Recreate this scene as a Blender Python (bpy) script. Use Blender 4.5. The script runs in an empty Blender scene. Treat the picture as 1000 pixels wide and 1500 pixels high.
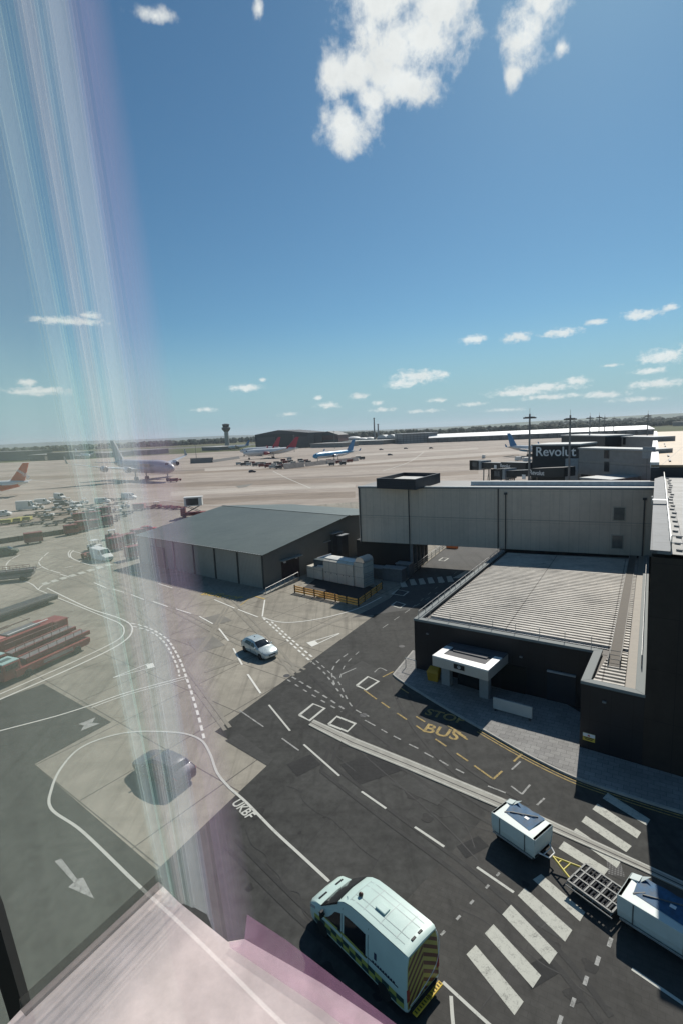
import bpy, math, random
from mathutils import Vector, Matrix
random.seed(7)
C = bpy.context.scene.collection
PI = math.pi
V = Vector

# ------------------------------------------------------------------ camera
F = 760.0; CAMH = 21.0
PITCH = math.radians(8.85); ROLL = math.atan(0.0445)
_f = V((0, math.cos(PITCH), -math.sin(PITCH)))
_u0 = V((0, math.sin(PITCH), math.cos(PITCH)))
_c, _s = math.cos(ROLL), math.sin(ROLL)
_r = _c * V((1, 0, 0)) - _s * _u0
_u = _s * V((1, 0, 0)) + _c * _u0
CAM = V((0, 0, CAMH))
cd = bpy.data.cameras.new('camera')
cam = bpy.data.objects.new('camera', cd); C.objects.link(cam)
cam.matrix_world = Matrix((( _r.x, _u.x, -_f.x, 0), (_r.y, _u.y, -_f.y, 0), (_r.z, _u.z, -_f.z, CAMH), (0, 0, 0, 1)))
cd.sensor_fit = 'HORIZONTAL'; cd.sensor_width = 36.0; cd.lens = F / 1000.0 * 36.0
cd.clip_start = 0.05; cd.clip_end = 40000
bpy.context.scene.camera = cam

def ray(x, y): return _f * F + _r * (x - 500.0) + _u * (750.0 - y)
def px(x, y, z=0.0):
    """survey: the point of the plane at height z seen at this place of the photograph"""
    d = ray(x, y); return CAM + d * ((z - CAMH) / d.z)
def ztop(P, x, y):
    """height above ground of a point standing over P seen at (x, y)"""
    d = ray(x, y); return CAMH + d.z * math.hypot(P[0], P[1]) / math.hypot(d.x, d.y)
def atdist(x, y, dist):
    d = ray(x, y); return CAM + d * (dist / math.hypot(d.x, d.y))
GA = math.radians(31)
U = V((math.sin(GA), math.cos(GA), 0)); W = V((math.cos(GA), -math.sin(GA), 0)); ZU = V((0, 0, 1))

# ------------------------------------------------------------------ materials
_mats = {}
def _nodes(name):
    m = bpy.data.materials.new(name); m.use_nodes = True
    nt = m.node_tree; b = nt.nodes['Principled BSDF']
    return m, nt, b
def lk(nt, a, b): nt.links.new(a, b)
def M(name, col, rough=.6, metal=0.0, var=.18, scale=2.0, bump=0.0, spec=.4, streak=None):
    if name in _mats: return _mats[name]
    m, nt, b = _nodes(name)
    b.inputs['Roughness'].default_value = rough; b.inputs['Metallic'].default_value = metal
    b.inputs['Specular IOR Level'].default_value = spec
    tc = nt.nodes.new('ShaderNodeTexCoord'); mp = nt.nodes.new('ShaderNodeMapping')
    if streak: mp.inputs['Scale'].default_value = streak
    n = nt.nodes.new('ShaderNodeTexNoise'); n.inputs['Scale'].default_value = scale; n.inputs['Detail'].default_value = 8
    n.inputs['Roughness'].default_value = .62
    lk(nt, tc.outputs['Object'], mp.inputs['Vector']); lk(nt, mp.outputs['Vector'], n.inputs['Vector'])
    r = nt.nodes.new('ShaderNodeValToRGB')
    lo = [c * (1 - var) for c in col]; hi = [min(1, c * (1 + var)) for c in col]
    r.color_ramp.elements[0].position = .3; r.color_ramp.elements[0].color = (*lo, 1)
    r.color_ramp.elements[1].position = .7; r.color_ramp.elements[1].color = (*hi, 1)
    lk(nt, n.outputs['Fac'], r.inputs['Fac']); lk(nt, r.outputs['Color'], b.inputs['Base Color'])
    mr = nt.nodes.new('ShaderNodeMapRange'); mr.inputs['To Min'].default_value = max(0, rough - .1); mr.inputs['To Max'].default_value = min(1, rough + .1)
    lk(nt, n.outputs['Fac'], mr.inputs['Value']); lk(nt, mr.outputs['Result'], b.inputs['Roughness'])
    if bump:
        bp = nt.nodes.new('ShaderNodeBump'); bp.inputs['Strength'].default_value = bump; bp.inputs['Distance'].default_value = .02
        lk(nt, n.outputs['Fac'], bp.inputs['Height']); lk(nt, bp.outputs['Normal'], b.inputs['Normal'])
    _mats[name] = m; return m

def grid_mat(name, col, joint, w, h, mortar, rough=.7, var=.2, scale=.25, rot=0.0, col2=None, metal=0.0, offset=0.0, fine=.12, spec=.3, vertical=False, stain=None, crackc=None):
    """surface divided by joints (slabs, cladding panels, pavers) with two sizes of stain noise"""
    m, nt, b = _nodes(name)
    b.inputs['Roughness'].default_value = rough; b.inputs['Metallic'].default_value = metal; b.inputs['Specular IOR Level'].default_value = spec
    tc = nt.nodes.new('ShaderNodeTexCoord'); mp = nt.nodes.new('ShaderNodeMapping')
    if vertical:                        # wall: use (along-wall, z); rotate about z first, then lay z over y
        mp.inputs['Rotation'].default_value = (0, 0, rot)
        sx = nt.nodes.new('ShaderNodeSeparateXYZ'); cx = nt.nodes.new('ShaderNodeCombineXYZ')
        lk(nt, tc.outputs['Object'], mp.inputs['Vector']); lk(nt, mp.outputs['Vector'], sx.inputs[0])
        lk(nt, sx.outputs['X'], cx.inputs['X']); lk(nt, sx.outputs['Z'], cx.inputs['Y']); vec = cx.outputs[0]
    else:
        mp.inputs['Rotation'].default_value = (0, 0, rot); lk(nt, tc.outputs['Object'], mp.inputs['Vector']); vec = mp.outputs['Vector']
    br = nt.nodes.new('ShaderNodeTexBrick'); br.offset = offset; br.squash = 1.0
    br.inputs['Scale'].default_value = 1.0; br.inputs['Brick Width'].default_value = w; br.inputs['Row Height'].default_value = h
    br.inputs['Mortar Size'].default_value = mortar; br.inputs['Mortar Smooth'].default_value = .2; br.inputs['Bias'].default_value = 0
    br.inputs['Color1'].default_value = (*col, 1); br.inputs['Color2'].default_value = (*(col2 or col), 1); br.inputs['Mortar'].default_value = (*joint, 1)
    lk(nt, vec, br.inputs['Vector'])
    out = br.outputs['Color']
    for sc, amt in ((scale, var), (scale * 9, fine)):
        n = nt.nodes.new('ShaderNodeTexNoise'); n.inputs['Scale'].default_value = sc; n.inputs['Detail'].default_value = 9; n.inputs['Roughness'].default_value = .65
        lk(nt, mp.outputs['Vector'], n.inputs['Vector'])
        mr = nt.nodes.new('ShaderNodeMapRange'); mr.inputs['From Min'].default_value = .28; mr.inputs['From Max'].default_value = .72
        mr.inputs['To Min'].default_value = 1 - amt; mr.inputs['To Max'].default_value = 1 + amt; lk(nt, n.outputs['Fac'], mr.inputs['Value'])
        mx = nt.nodes.new('ShaderNodeMix'); mx.data_type = 'RGBA'; mx.blend_type = 'MULTIPLY'; mx.inputs['Factor'].default_value = 1
        lk(nt, out, mx.inputs['A']); lk(nt, mr.outputs['Result'], mx.inputs['B']); out = mx.outputs['Result']
    if stain:                           # tyre and oil marks drawn out along one direction
        for (scv, rz, amt) in stain:
            m2 = nt.nodes.new('ShaderNodeMapping'); m2.inputs['Rotation'].default_value = (0, 0, rz); m2.inputs['Scale'].default_value = scv
            lk(nt, tc.outputs['Object'], m2.inputs['Vector'])
            n = nt.nodes.new('ShaderNodeTexNoise'); n.inputs['Scale'].default_value = 1; n.inputs['Detail'].default_value = 6; n.inputs['Roughness'].default_value = .6
            lk(nt, m2.outputs['Vector'], n.inputs['Vector'])
            mr = nt.nodes.new('ShaderNodeMapRange'); mr.inputs['From Min'].default_value = .52; mr.inputs['From Max'].default_value = .75
            mr.inputs['To Min'].default_value = 1; mr.inputs['To Max'].default_value = 1 - amt; lk(nt, n.outputs['Fac'], mr.inputs['Value'])
            mx = nt.nodes.new('ShaderNodeMix'); mx.data_type = 'RGBA'; mx.blend_type = 'MULTIPLY'; mx.inputs['Factor'].default_value = 1
            lk(nt, out, mx.inputs['A']); lk(nt, mr.outputs['Result'], mx.inputs['B']); out = mx.outputs['Result']
    lk(nt, out, b.inputs['Base Color'])
    _mats[name] = m; return m

def paint_mat(name, col, under, wear=.45, scale=1.6):
    """road paint worn through to the surface under it"""
    m, nt, b = _nodes(name); b.inputs['Roughness'].default_value = .75; b.inputs['Specular IOR Level'].default_value = .25
    tc = nt.nodes.new('ShaderNodeTexCoord')
    n = nt.nodes.new('ShaderNodeTexNoise'); n.inputs['Scale'].default_value = scale; n.inputs['Detail'].default_value = 12; n.inputs['Roughness'].default_value = .78
    n2 = nt.nodes.new('ShaderNodeTexNoise'); n2.inputs['Scale'].default_value = 22; n2.inputs['Detail'].default_value = 6
    lk(nt, tc.outputs['Object'], n.inputs['Vector']); lk(nt, tc.outputs['Object'], n2.inputs['Vector'])
    ad = nt.nodes.new('ShaderNodeMath'); ad.operation = 'MULTIPLY_ADD'; ad.inputs[1].default_value = .5; lk(nt, n2.outputs['Fac'], ad.inputs[0]); lk(nt, n.outputs['Fac'], ad.inputs[2])
    r = nt.nodes.new('ShaderNodeValToRGB'); lk(nt, ad.outputs[0], r.inputs['Fac'])
    e = r.color_ramp.elements
    e[0].position = max(0, wear + .1); e[0].color = (*under, 1); e[1].position = min(1, wear + .38); e[1].color = (*col, 1)
    lk(nt, r.outputs['Color'], b.inputs['Base Color']); _mats[name] = m; return m

def clear_mat(name, add, t, glow=.5):
    """see-through sheet standing in for a reflection, with two faces: passes the share t of the light and adds the scattered colour"""
    m = bpy.data.materials.new(name); m.use_nodes = True; nt = m.node_tree
    for n in list(nt.nodes): nt.nodes.remove(n)
    t1 = math.sqrt(t); kk = [min(1 - t1 if False else 1, a / (1 + t1)) for a in add]
    o = nt.nodes.new('ShaderNodeOutputMaterial'); tr0 = nt.nodes.new('ShaderNodeBsdfTransparent'); tr0.inputs['Color'].default_value = (t1, t1, t1, 1)
    d = nt.nodes.new('ShaderNodeBsdfDiffuse'); tr = nt.nodes.new('ShaderNodeBsdfTranslucent')
    tc = nt.nodes.new('ShaderNodeTexCoord'); mp = nt.nodes.new('ShaderNodeMapping'); mp.inputs['Scale'].default_value = (9, 9, .6)
    n = nt.nodes.new('ShaderNodeTexNoise'); n.inputs['Scale'].default_value = 2.2; n.inputs['Detail'].default_value = 8; n.inputs['Roughness'].default_value = .65
    lk(nt, tc.outputs['Object'], mp.inputs['Vector']); lk(nt, mp.outputs['Vector'], n.inputs['Vector'])
    mr = nt.nodes.new('ShaderNodeMapRange'); mr.inputs['From Min'].default_value = .3; mr.inputs['From Max'].default_value = .7; mr.inputs['To Min'].default_value = .82; mr.inputs['To Max'].default_value = 1.18; lk(nt, n.outputs['Fac'], mr.inputs['Value'])
    mx = nt.nodes.new('ShaderNodeMix'); mx.data_type = 'RGBA'; mx.blend_type = 'MULTIPLY'; mx.inputs['Factor'].default_value = 1; mx.inputs['A'].default_value = (*kk, 1); lk(nt, mr.outputs['Result'], mx.inputs['B'])
    lk(nt, mx.outputs['Result'], d.inputs['Color']); lk(nt, mx.outputs['Result'], tr.inputs['Color'])
    a = nt.nodes.new('ShaderNodeMixShader'); a.inputs[0].default_value = glow; lk(nt, d.outputs[0], a.inputs[1]); lk(nt, tr.outputs[0], a.inputs[2])
    b = nt.nodes.new('ShaderNodeAddShader'); lk(nt, tr0.outputs[0], b.inputs[0]); lk(nt, a.outputs[0], b.inputs[1]); lk(nt, b.outputs[0], o.inputs['Surface'])
    _mats[name] = m; return m

# ------------------------------------------------------------------ mesh helpers
class MB:
    def __init__(s): s.v = []; s.f = []
    def add(s, vs, fs):
        o = len(s.v); s.v += [V(p) for p in vs]; s.f += [tuple(i + o for i in f) for f in fs]; return s
    def poly(s, pts): return s.add(pts, [tuple(range(len(pts)))])
    def prism(s, pts, ext):
        ext = V(ext); n = len(pts); a = [V(p) for p in pts]
        fs = [tuple(range(n)), tuple(range(2 * n - 1, n - 1, -1))] + [(i, i + n, (i + 1) % n + n, (i + 1) % n) for i in range(n)]
        return s.add(a + [p + ext for p in a], fs)
    def box(s, c, size, rz=0.0, ax=None):
        c = V(c); hx, hy, hz = size[0] / 2, size[1] / 2, size[2] / 2
        if ax: X, Y, Z = ax
        else: X = V((math.cos(rz), math.sin(rz), 0)); Y = V((-math.sin(rz), math.cos(rz), 0)); Z = ZU
        vs = [c + X * hx * i + Y * hy * j + Z * hz * k for k in (-1, 1) for (i, j) in ((-1, -1), (1, -1), (1, 1), (-1, 1))]
        return s.add(vs, [(3, 2, 1, 0), (4, 5, 6, 7), (0, 1, 5, 4), (1, 2, 6, 5), (2, 3, 7, 6), (3, 0, 4, 7)])
    def bar(s, a, b, w, h=None):
        a, b = V(a), V(b); h = h or w; X = (b - a); L = X.length
        if L < 1e-6: return s
        X /= L; up = ZU if abs(X.z) < .95 else V((1, 0, 0)); Y = up.cross(X).normalized(); Z = X.cross(Y)
        return s.box((a + b) / 2, (L, w, h), ax=(X, Y, Z))
    def tube(s, a, b, r, r2=None, n=10, caps=True):
        a, b = V(a), V(b); r2 = r if r2 is None else r2; X = (b - a).normalized()
        up = ZU if abs(X.z) < .95 else V((1, 0, 0)); Y = up.cross(X).normalized(); Z = X.cross(Y)
        vs = []
        for p, q in ((a, r), (b, r2)): vs += [p + (Y * math.cos(2 * PI * i / n) + Z * math.sin(2 * PI * i / n)) * q for i in range(n)]
        fs = [(i, (i + 1) % n, (i + 1) % n + n, i + n) for i in range(n)]
        if caps: fs += [tuple(range(n - 1, -1, -1)), tuple(range(n, 2 * n))]
        return s.add(vs, fs)
    def lathe(s, base, prof, n=16, axis=None):
        """prof: (radius, distance along axis)"""
        X = (axis or ZU).normalized(); up = V((0, 1, 0)) if abs(X.z) > .9 else ZU; Y = up.cross(X).normalized(); Z = X.cross(Y); base = V(base)
        vs = []
        for r, h in prof: vs += [base + X * h + (Y * math.cos(2 * PI * i / n) + Z * math.sin(2 * PI * i / n)) * r for i in range(n)]
        fs = []
        for k in range(len(prof) - 1): fs += [(k * n + i, k * n + (i + 1) % n, (k + 1) * n + (i + 1) % n, (k + 1) * n + i) for i in range(n)]
        fs += [tuple(range(n - 1, -1, -1)), tuple(range((len(prof) - 1) * n, len(prof) * n))]
        return s.add(vs, fs)
    def loft(s, rings, caps=True):
        n = len(rings[0]); vs = [p for r in rings for p in r]; fs = []
        for k in range(len(rings) - 1): fs += [(k * n + i, k * n + (i + 1) % n, (k + 1) * n + (i + 1) % n, (k + 1) * n + i) for i in range(n)]
        if caps: fs += [tuple(range(n - 1, -1, -1)), tuple(range((len(rings) - 1) * n, len(rings) * n))]
        return s.add(vs, fs)
    def grid(s, rows):
        n = len(rows[0]); vs = [p for r in rows for p in r]
        return s.add(vs, [(k * n + i, k * n + i + 1, (k + 1) * n + i + 1, (k + 1) * n + i) for k in range(len(rows) - 1) for i in range(n - 1)])
    def build(s, name, mat, parent=None, smooth=None, bevel=0.0, world=False, kind=None):
        """one mesh object; world=True: the points are in world space and the parent is unrotated"""
        off = V(parent['_at']) if (world and parent is not None and '_at' in parent) else V((0, 0, 0))
        me = bpy.data.meshes.new(name); me.from_pydata([tuple(p - off) for p in s.v], [], s.f); me.validate(); me.update()
        import bmesh
        b = bmesh.new(); b.from_mesh(me); bmesh.ops.recalc_face_normals(b, faces=b.faces); b.to_mesh(me); b.free()
        if smooth:
            for p in me.polygons: p.use_smooth = True
            me.set_sharp_from_angle(angle=math.radians(smooth))
        me.materials.append(mat); o = bpy.data.objects.new(name, me); C.objects.link(o)
        if parent is not None: o.parent = parent
        if bevel:
            md = o.modifiers.new('bevel', 'BEVEL'); md.width = bevel; md.segments = 2; md.limit_method = 'ANGLE'; md.angle_limit = math.radians(40)
        if kind: o['kind'] = kind
        return o

def tag(o, label=None, cat=None, group=None, kind=None):
    if label: o['label'] = label
    if cat: o['category'] = cat
    if group: o['group'] = group
    if kind: o['kind'] = kind
    return o
def thing(name, label, cat, loc=(0, 0, 0), rz=0.0, group=None):
    o = bpy.data.objects.new(name, None); C.objects.link(o); o.location = V(loc); o.rotation_euler = (0, 0, rz); o.empty_display_size = .3
    o['_at'] = list(V(loc)); return tag(o, label, cat, group)
def dup(root, loc, rz, label=None, group=None, s=1.0):
    r = root.copy(); C.objects.link(r); r.location = V(loc); r.rotation_euler = (0, 0, rz)
    if s != 1.0: r.scale = (s, s, s)
    if label: r['label'] = label
    if group: r['group'] = group
    for ch in list(root.children):
        c = ch.copy(); C.objects.link(c); c.parent = r
        for g in list(ch.children):
            d = g.copy(); C.objects.link(d); d.parent = c
    return r
def text_mb(txt, size, origin, X, Y, bold=.0, depth=0.004):
    cu = bpy.data.curves.new('t', 'FONT'); cu.body = txt; cu.size = size; cu.offset = bold; cu.resolution_u = 3; cu.fill_mode = 'FRONT' if depth <= .001 else 'BOTH'
    cu.extrude = depth if depth > .001 else 0; cu.align_x = 'CENTER'; cu.align_y = 'CENTER'
    ob = bpy.data.objects.new('t', cu); C.objects.link(ob); dg = bpy.context.evaluated_depsgraph_get()
    me = bpy.data.meshes.new_from_object(ob.evaluated_get(dg)); mb = MB(); X = V(X); Y = V(Y); N = X.cross(Y).normalized(); o = V(origin)
    mb.add([o + X * p.co.x + Y * p.co.y + N * p.co.z for p in me.vertices], [tuple(f.vertices) for f in me.polygons])
    bpy.data.objects.remove(ob); bpy.data.curves.remove(cu); bpy.data.meshes.remove(me); return mb
def smooth_line(pts, n=8):
    out = []; P = [pts[0]] + list(pts) + [pts[-1]]
    for i in range(1, len(P) - 2):
        a, b, c, d = P[i - 1], P[i], P[i + 1], P[i + 2]
        for k in range(n):
            t = k / n; out.append(.5 * ((2 * b) + (c - a) * t + (2 * a - 5 * b + 4 * c - d) * t * t + (3 * b - a - 3 * c + d) * t ** 3))
    out.append(pts[-1]); return out
def ribbon(mb, pts, w, z, dash=None):
    """flat painted line along pts; dash=(on, off) in metres"""
    pts = [V((p[0], p[1], z)) for p in pts]
    segs = []
    if dash:
        on, off = dash; acc = 0.0; cur = []; state = True; rem = on
        for a, b in zip(pts, pts[1:]):
            L = (b - a).length; t = 0.0
            if L < 1e-6: continue
            if state and not cur: cur = [a]
            while L - t > rem:
                t += rem; p = a.lerp(b, t / L)
                if state: cur.append(p); segs.append(cur); cur = []
                else: cur = [p]
                state = not state; rem = on if state else off
            rem -= L - t
            if state: cur.append(b)
        if state and len(cur) > 1: segs.append(cur)
    else: segs = [pts]
    for sg in segs:
        rows = []
        for i, p in enumerate(sg):
            d = (sg[min(i + 1, len(sg) - 1)] - sg[max(i - 1, 0)])
            if d.length < 1e-6: continue
            d.normalize(); nrm = V((-d.y, d.x, 0)) * w / 2; rows.append([p + nrm, p - nrm])
        if len(rows) > 1: mb.grid(rows)
    return mb
_lay = [0]
def lift():
    _lay[0] += 1; return _lay[0] * 2e-5
def lpx(mb, pts, w=.12, z=.012, dash=None, curve=True):
    P = [px(*p) for p in pts]; z = z + lift()
    return ribbon(mb, smooth_line(P) if curve and len(P) > 2 else P, w, z, dash)
def qpx(mb, pts, z):
    z = z + lift(); return mb.poly([px(x, y, z) for x, y in pts])
# ------------------------------------------------------------------ light and sky
SUN_AZ, SUN_EL = math.radians(27.5), math.radians(43)
sd = V((math.sin(SUN_AZ) * math.cos(SUN_EL), math.cos(SUN_AZ) * math.cos(SUN_EL), math.sin(SUN_EL)))
ld = bpy.data.lights.new('sun', 'SUN'); ld.energy = 4.9; ld.angle = math.radians(.53); ld.color = (1, .95, .87)
lo = bpy.data.objects.new('sun', ld); C.objects.link(lo); lo.rotation_euler = (-sd).to_track_quat('-Z', 'Y').to_euler(); lo.location = sd * 300
sc = bpy.context.scene
sc.view_settings.view_transform = 'Standard'; sc.view_settings.look = 'None'; sc.view_settings.gamma = 1; sc.view_settings.exposure = 0.0
sc.cycles.max_bounces = 6; sc.cycles.transparent_max_bounces = 12; sc.cycles.volume_bounces = 0
try: sc.cycles.use_denoising = True
except Exception: pass
w = bpy.data.worlds.new('World'); sc.world = w; w.use_nodes = True; nt = w.node_tree
bg = nt.nodes['Background']; bg.inputs['Strength'].default_value = SKY_STRENGTH = .06
sky = nt.nodes.new('ShaderNodeTexSky'); sky.sky_type = 'NISHITA'; sky.sun_disc = False; sky.sun_elevation = SUN_EL; sky.sun_rotation = SUN_AZ
sky.air_density = 1.0; sky.dust_density = .3; sky.ozone_density = 2.2; sky.altitude = 80
def wn(t, **k):
    n = nt.nodes.new(t)
    for a, b in k.items(): setattr(n, a, b)
    return n
def math_(op, a, b=None, c=None):
    n = wn('ShaderNodeMath', operation=op)
    for i, q in enumerate((a, b, c)):
        if q is None: continue
        if isinstance(q, (int, float)): n.inputs[i].default_value = q
        else: lk(nt, q, n.inputs[i])
    return n.outputs[0]
tc = wn('ShaderNodeTexCoord'); sx = wn('ShaderNodeSeparateXYZ'); lk(nt, tc.outputs['Generated'], sx.inputs[0])
az = math_('ARCTAN2', sx.outputs[0], sx.outputs[1]); el = math_('ARCSINE', sx.outputs[2])
co = wn('ShaderNodeCombineXYZ'); lk(nt, az, co.inputs[0]); lk(nt, el, co.inputs[1])
def ang(x, y):
    d = ray(x, y).normalized(); return math.atan2(d.x, d.y), math.asin(d.z)
def cloud_layer(items, nscale, stretch, amp, soft, seed):
    best = None
    for (x, y, rx, ry, bias) in items:
        a, e = ang(x, y); ra = abs(ang(x + rx, y)[0] - ang(x - rx, y)[0]) / 2; re = abs(ang(x, y + ry)[1] - ang(x, y - ry)[1]) / 2
        s = wn('ShaderNodeVectorMath', operation='SUBTRACT'); lk(nt, co.outputs[0], s.inputs[0]); s.inputs[1].default_value = (a, e, 0)
        m = wn('ShaderNodeVectorMath', operation='MULTIPLY'); lk(nt, s.outputs[0], m.inputs[0]); m.inputs[1].default_value = (1 / ra, 1 / re, 0)
        L = wn('ShaderNodeVectorMath', operation='LENGTH'); lk(nt, m.outputs[0], L.inputs[0])
        v = math_('SUBTRACT', 1 + bias, L.outputs['Value'])
        best = v if best is None else math_('MAXIMUM', best, v)
    mp = wn('ShaderNodeMapping'); lk(nt, co.outputs[0], mp.inputs['Vector']); mp.inputs['Scale'].default_value = (1, stretch, 1); mp.inputs['Location'].default_value = (seed, seed * .7, 0)
    n = wn('ShaderNodeTexNoise'); n.inputs['Scale'].default_value = nscale; n.inputs['Detail'].default_value = 12; n.inputs['Roughness'].default_value = .66; n.inputs['Distortion'].default_value = .12
    lk(nt, mp.outputs[0], n.inputs['Vector'])
    nn = math_('MULTIPLY', math_('SUBTRACT', n.outputs['Fac'], .5), amp)
    d = math_('ADD', math_('MINIMUM', best, .9), nn)
    mr = wn('ShaderNodeMapRange', interpolation_type='SMOOTHSTEP'); lk(nt, d, mr.inputs['Value']); mr.inputs['From Min'].default_value = .0; mr.inputs['From Max'].default_value = soft
    return mr.outputs['Result'], n.outputs['Fac'], d
big = [(545, 150, 40, 60, -.05), (520, 100, 45, 55, -.05), (605, 60, 105, 82, .06), (560, -10, 85, 75, .1), (645, 5, 70, 66, 0), (505, 185, 44, 54, .05), (490, 108, 36, 64, -.1), (590, 118, 70, 46, .1), 
       (772, 45, 48, 70, 0), (795, 0, 45, 50, 0), (752, 108, 24, 34, -.25), (822, 68, 22, 24, -.25), (380, 12, 13, 30, -.25), (228, 22, 46, 22, -.4), (540, 40, 40, 60, -.1)]
small = [(693, 497, 26, 9, 0), (757, 494, 28, 10, 0), (820, 487, 36, 9, 0), (872, 472, 20, 6, 0), (938, 461, 34, 11, 0), (982, 450, 16, 7, 0), (612, 551, 46, 12, .05), (588, 562, 32, 8, 0), (650, 549, 12, 6, 0),
         (790, 568, 76, 8, 0), (842, 558, 26, 9, 0), (760, 575, 60, 7, 0), (970, 522, 46, 14, 0), (952, 543, 34, 6, 0), (962, 562, 54, 9, 0), (1030, 500, 40, 14, 0), (360, 568, 32, 7, 0), (386, 556, 8, 4, -.1),
         (480, 593, 24, 7, -.1), (525, 580, 18, 6, 0), (466, 582, 10, 5, -.1), (553, 590, 12, 5, -.1), (640, 586, 20, 5, -.1), (690, 592, 30, 5, -.15), (805, 581, 70, 6, -.1), (880, 578, 50, 7, -.05), (420, 607, 34, 5, -.3),
         (620, 602, 50, 5, -.25), (560, 600, 30, 6, -.25), (740, 600, 60, 5, -.25), (100, 470, 78, 9, -.05), (132, 462, 18, 7, 0), (55, 573, 66, 9, -.05), (40, 560, 20, 8, 0), (300, 600, 30, 5, -.2), (930, 585, 60, 6, -.2), (895, 535, 30, 4, -.3)]
d1, n1, r1 = cloud_layer(big, 17, 1.0, 2.5, .8, 5.3)
d2, n2, r2 = cloud_layer(small, 70, 1.6, 2.2, .85, 7.7)
dens = math_('MAXIMUM', math_('MULTIPLY', d1, .93), math_('MULTIPLY', d2, .78))
tint = wn('ShaderNodeMix', data_type='RGBA', blend_type='MULTIPLY'); tint.inputs['Factor'].default_value = 1; lk(nt, sky.outputs[0], tint.inputs['A']); tint.inputs['B'].default_value = (.71, 1.10, 1.20, 1)
# the air near the ground is paler and bluer than the clean-air model gives
hz_ = wn('ShaderNodeMapRange', interpolation_type='SMOOTHSTEP'); lk(nt, el, hz_.inputs['Value']); hz_.inputs['From Min'].default_value = -.02; hz_.inputs['From Max'].default_value = .21; hz_.inputs['To Min'].default_value = 1; hz_.inputs['To Max'].default_value = 0
hm = wn('ShaderNodeMix', data_type='RGBA'); lk(nt, hz_.outputs['Result'], hm.inputs['Factor']); lk(nt, tint.outputs['Result'], hm.inputs['A']); hm.inputs['B'].default_value = (5.0, 8.15, 9.5, 1)
tint = hm
# thicker cloud is a little greyer underneath
shade = wn('ShaderNodeMapRange'); lk(nt, n1, shade.inputs['Value']); shade.inputs['From Min'].default_value = .4; shade.inputs['From Max'].default_value = .75; shade.inputs['To Min'].default_value = 1.0; shade.inputs['To Max'].default_value = .84
cc = wn('ShaderNodeMix', data_type='RGBA', blend_type='MULTIPLY'); cc.inputs['Factor'].default_value = 1; cc.inputs['A'].default_value = (15.2, 15.6, 15.2, 1); lk(nt, shade.outputs['Result'], cc.inputs['B'])
mixc = wn('ShaderNodeMix', data_type='RGBA'); lk(nt, dens, mixc.inputs['Factor']); lk(nt, tint.outputs['Result'], mixc.inputs['A']); lk(nt, cc.outputs['Result'], mixc.inputs['B'])
lk(nt, mixc.outputs['Result'], bg.inputs['Color'])

# ------------------------------------------------------------------ ground sheets
CONC = (.30, .275, .225); ASPH = (.047, .0475, .0435)
RZ = GA
concrete = grid_mat('apron_concrete', CONC, (.12, .11, .095), 6.0, 6.0, .045, rough=.82, var=.2, scale=.12, rot=RZ + .12, col2=(.27, .25, .205), fine=.14, spec=.2,
                    stain=[((.9, .05, 1), .9, .38), ((.06, .5, 1), .5, .3), ((.035, .012, 1), .1, .25), ((3.5, .12, 1), .35, .22)])
far_conc = grid_mat('far_apron_concrete', (.385, .33, .28), (.29, .25, .215), 7.5, 7.5, .05, rough=.85, var=.12, scale=.03, rot=RZ, col2=(.345, .295, .25), fine=.09, spec=.15,
                    stain=[((.004, .055, 1), .05, .40), ((.008, .02, 1), -.03, .3), ((.003, .1, 1), .0, .3), ((.02, .3, 1), .3, .25)])
asphalt = grid_mat('asphalt', ASPH, (.045, .045, .045), 40, 3.6, .02, rough=.85, var=.22, scale=.22, rot=RZ + PI / 2, col2=(.054, .054, .05), fine=.28, spec=.25,
                   stain=[((1.1, .08, 1), .55, .4), ((.05, .9, 1), .55, .3), ((.35, .35, 1), 0, .34), ((2.2, 2.2, 1), .2, .25)])
asphalt2 = grid_mat('lighter_asphalt', (.056, .054, .049), (.048, .047, .043), .5, .25, .012, rough=.85, var=.2, scale=.3, rot=RZ, col2=(.06, .058, .053), fine=.2, spec=.25, offset=.5,
                    stain=[((1.2, .1, 1), .5, .28)])
lane_m = grid_mat('lane_asphalt', (.085, .084, .08), (.07, .07, .067), 12, 4, .02, rough=.85, var=.2, scale=.3, rot=RZ, fine=.15, spec=.25, stain=[((1.5, .05, 1), -GA, .3)])
grass = M('airfield_grass', (.10, .11, .05), .95, var=.45, scale=.006, spec=.1)
grass2 = M('dry_grass', (.17, .15, .085), .95, var=.35, scale=.01, spec=.1)
runway_m = M('runway_asphalt', (.16, .15, .135), .9, var=.2, scale=.01, spec=.1)
def sheet(name, pts, z, m):
    return tag(MB().poly([V((p[0], p[1], z)) for p in pts]).build(name, m), kind='structure')
sheet('ground', [(-15500, -300), (15500, -300), (15500, 16500), (-15500, 16500)], -.25, grass)
far_edge = [(-420, 700), (-200, 690), (0, 678), (150, 671), (330, 661), (450, 656), (600, 648.5), (760, 641), (1000, 631), (1300, 617)]
sheet('apron', [(-60, -30), (90, -30), (320, 120)] + [px(x, y) for x, y in reversed(far_edge)] + [(-240, 90)], -.02, far_conc)
sheet('near_apron', [(-60, -25), (60, -25)] + [px(x, y) for x, y in [(700, 775), (520, 735), (300, 752), (200, 740), (60, 765), (-200, 800)]], -.008, concrete)
asph_px = [(-500, 1130), (-200, 1090), (0, 1025), (64, 1002), (163, 1058), (50, 1120), (230, 1275), (395, 1118), (315, 1072), (437, 982), (547, 902), (541, 899), (567, 880), (575, 872), (608, 837), (654, 801), (690, 775),
           (830, 775), (1150, 850), (1500, 1000)]
sheet('service_road', [px(x, y) for x, y in asph_px] + [V((60, -20, 0)), V((-40, -20, 0))], .0, asphalt)
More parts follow.
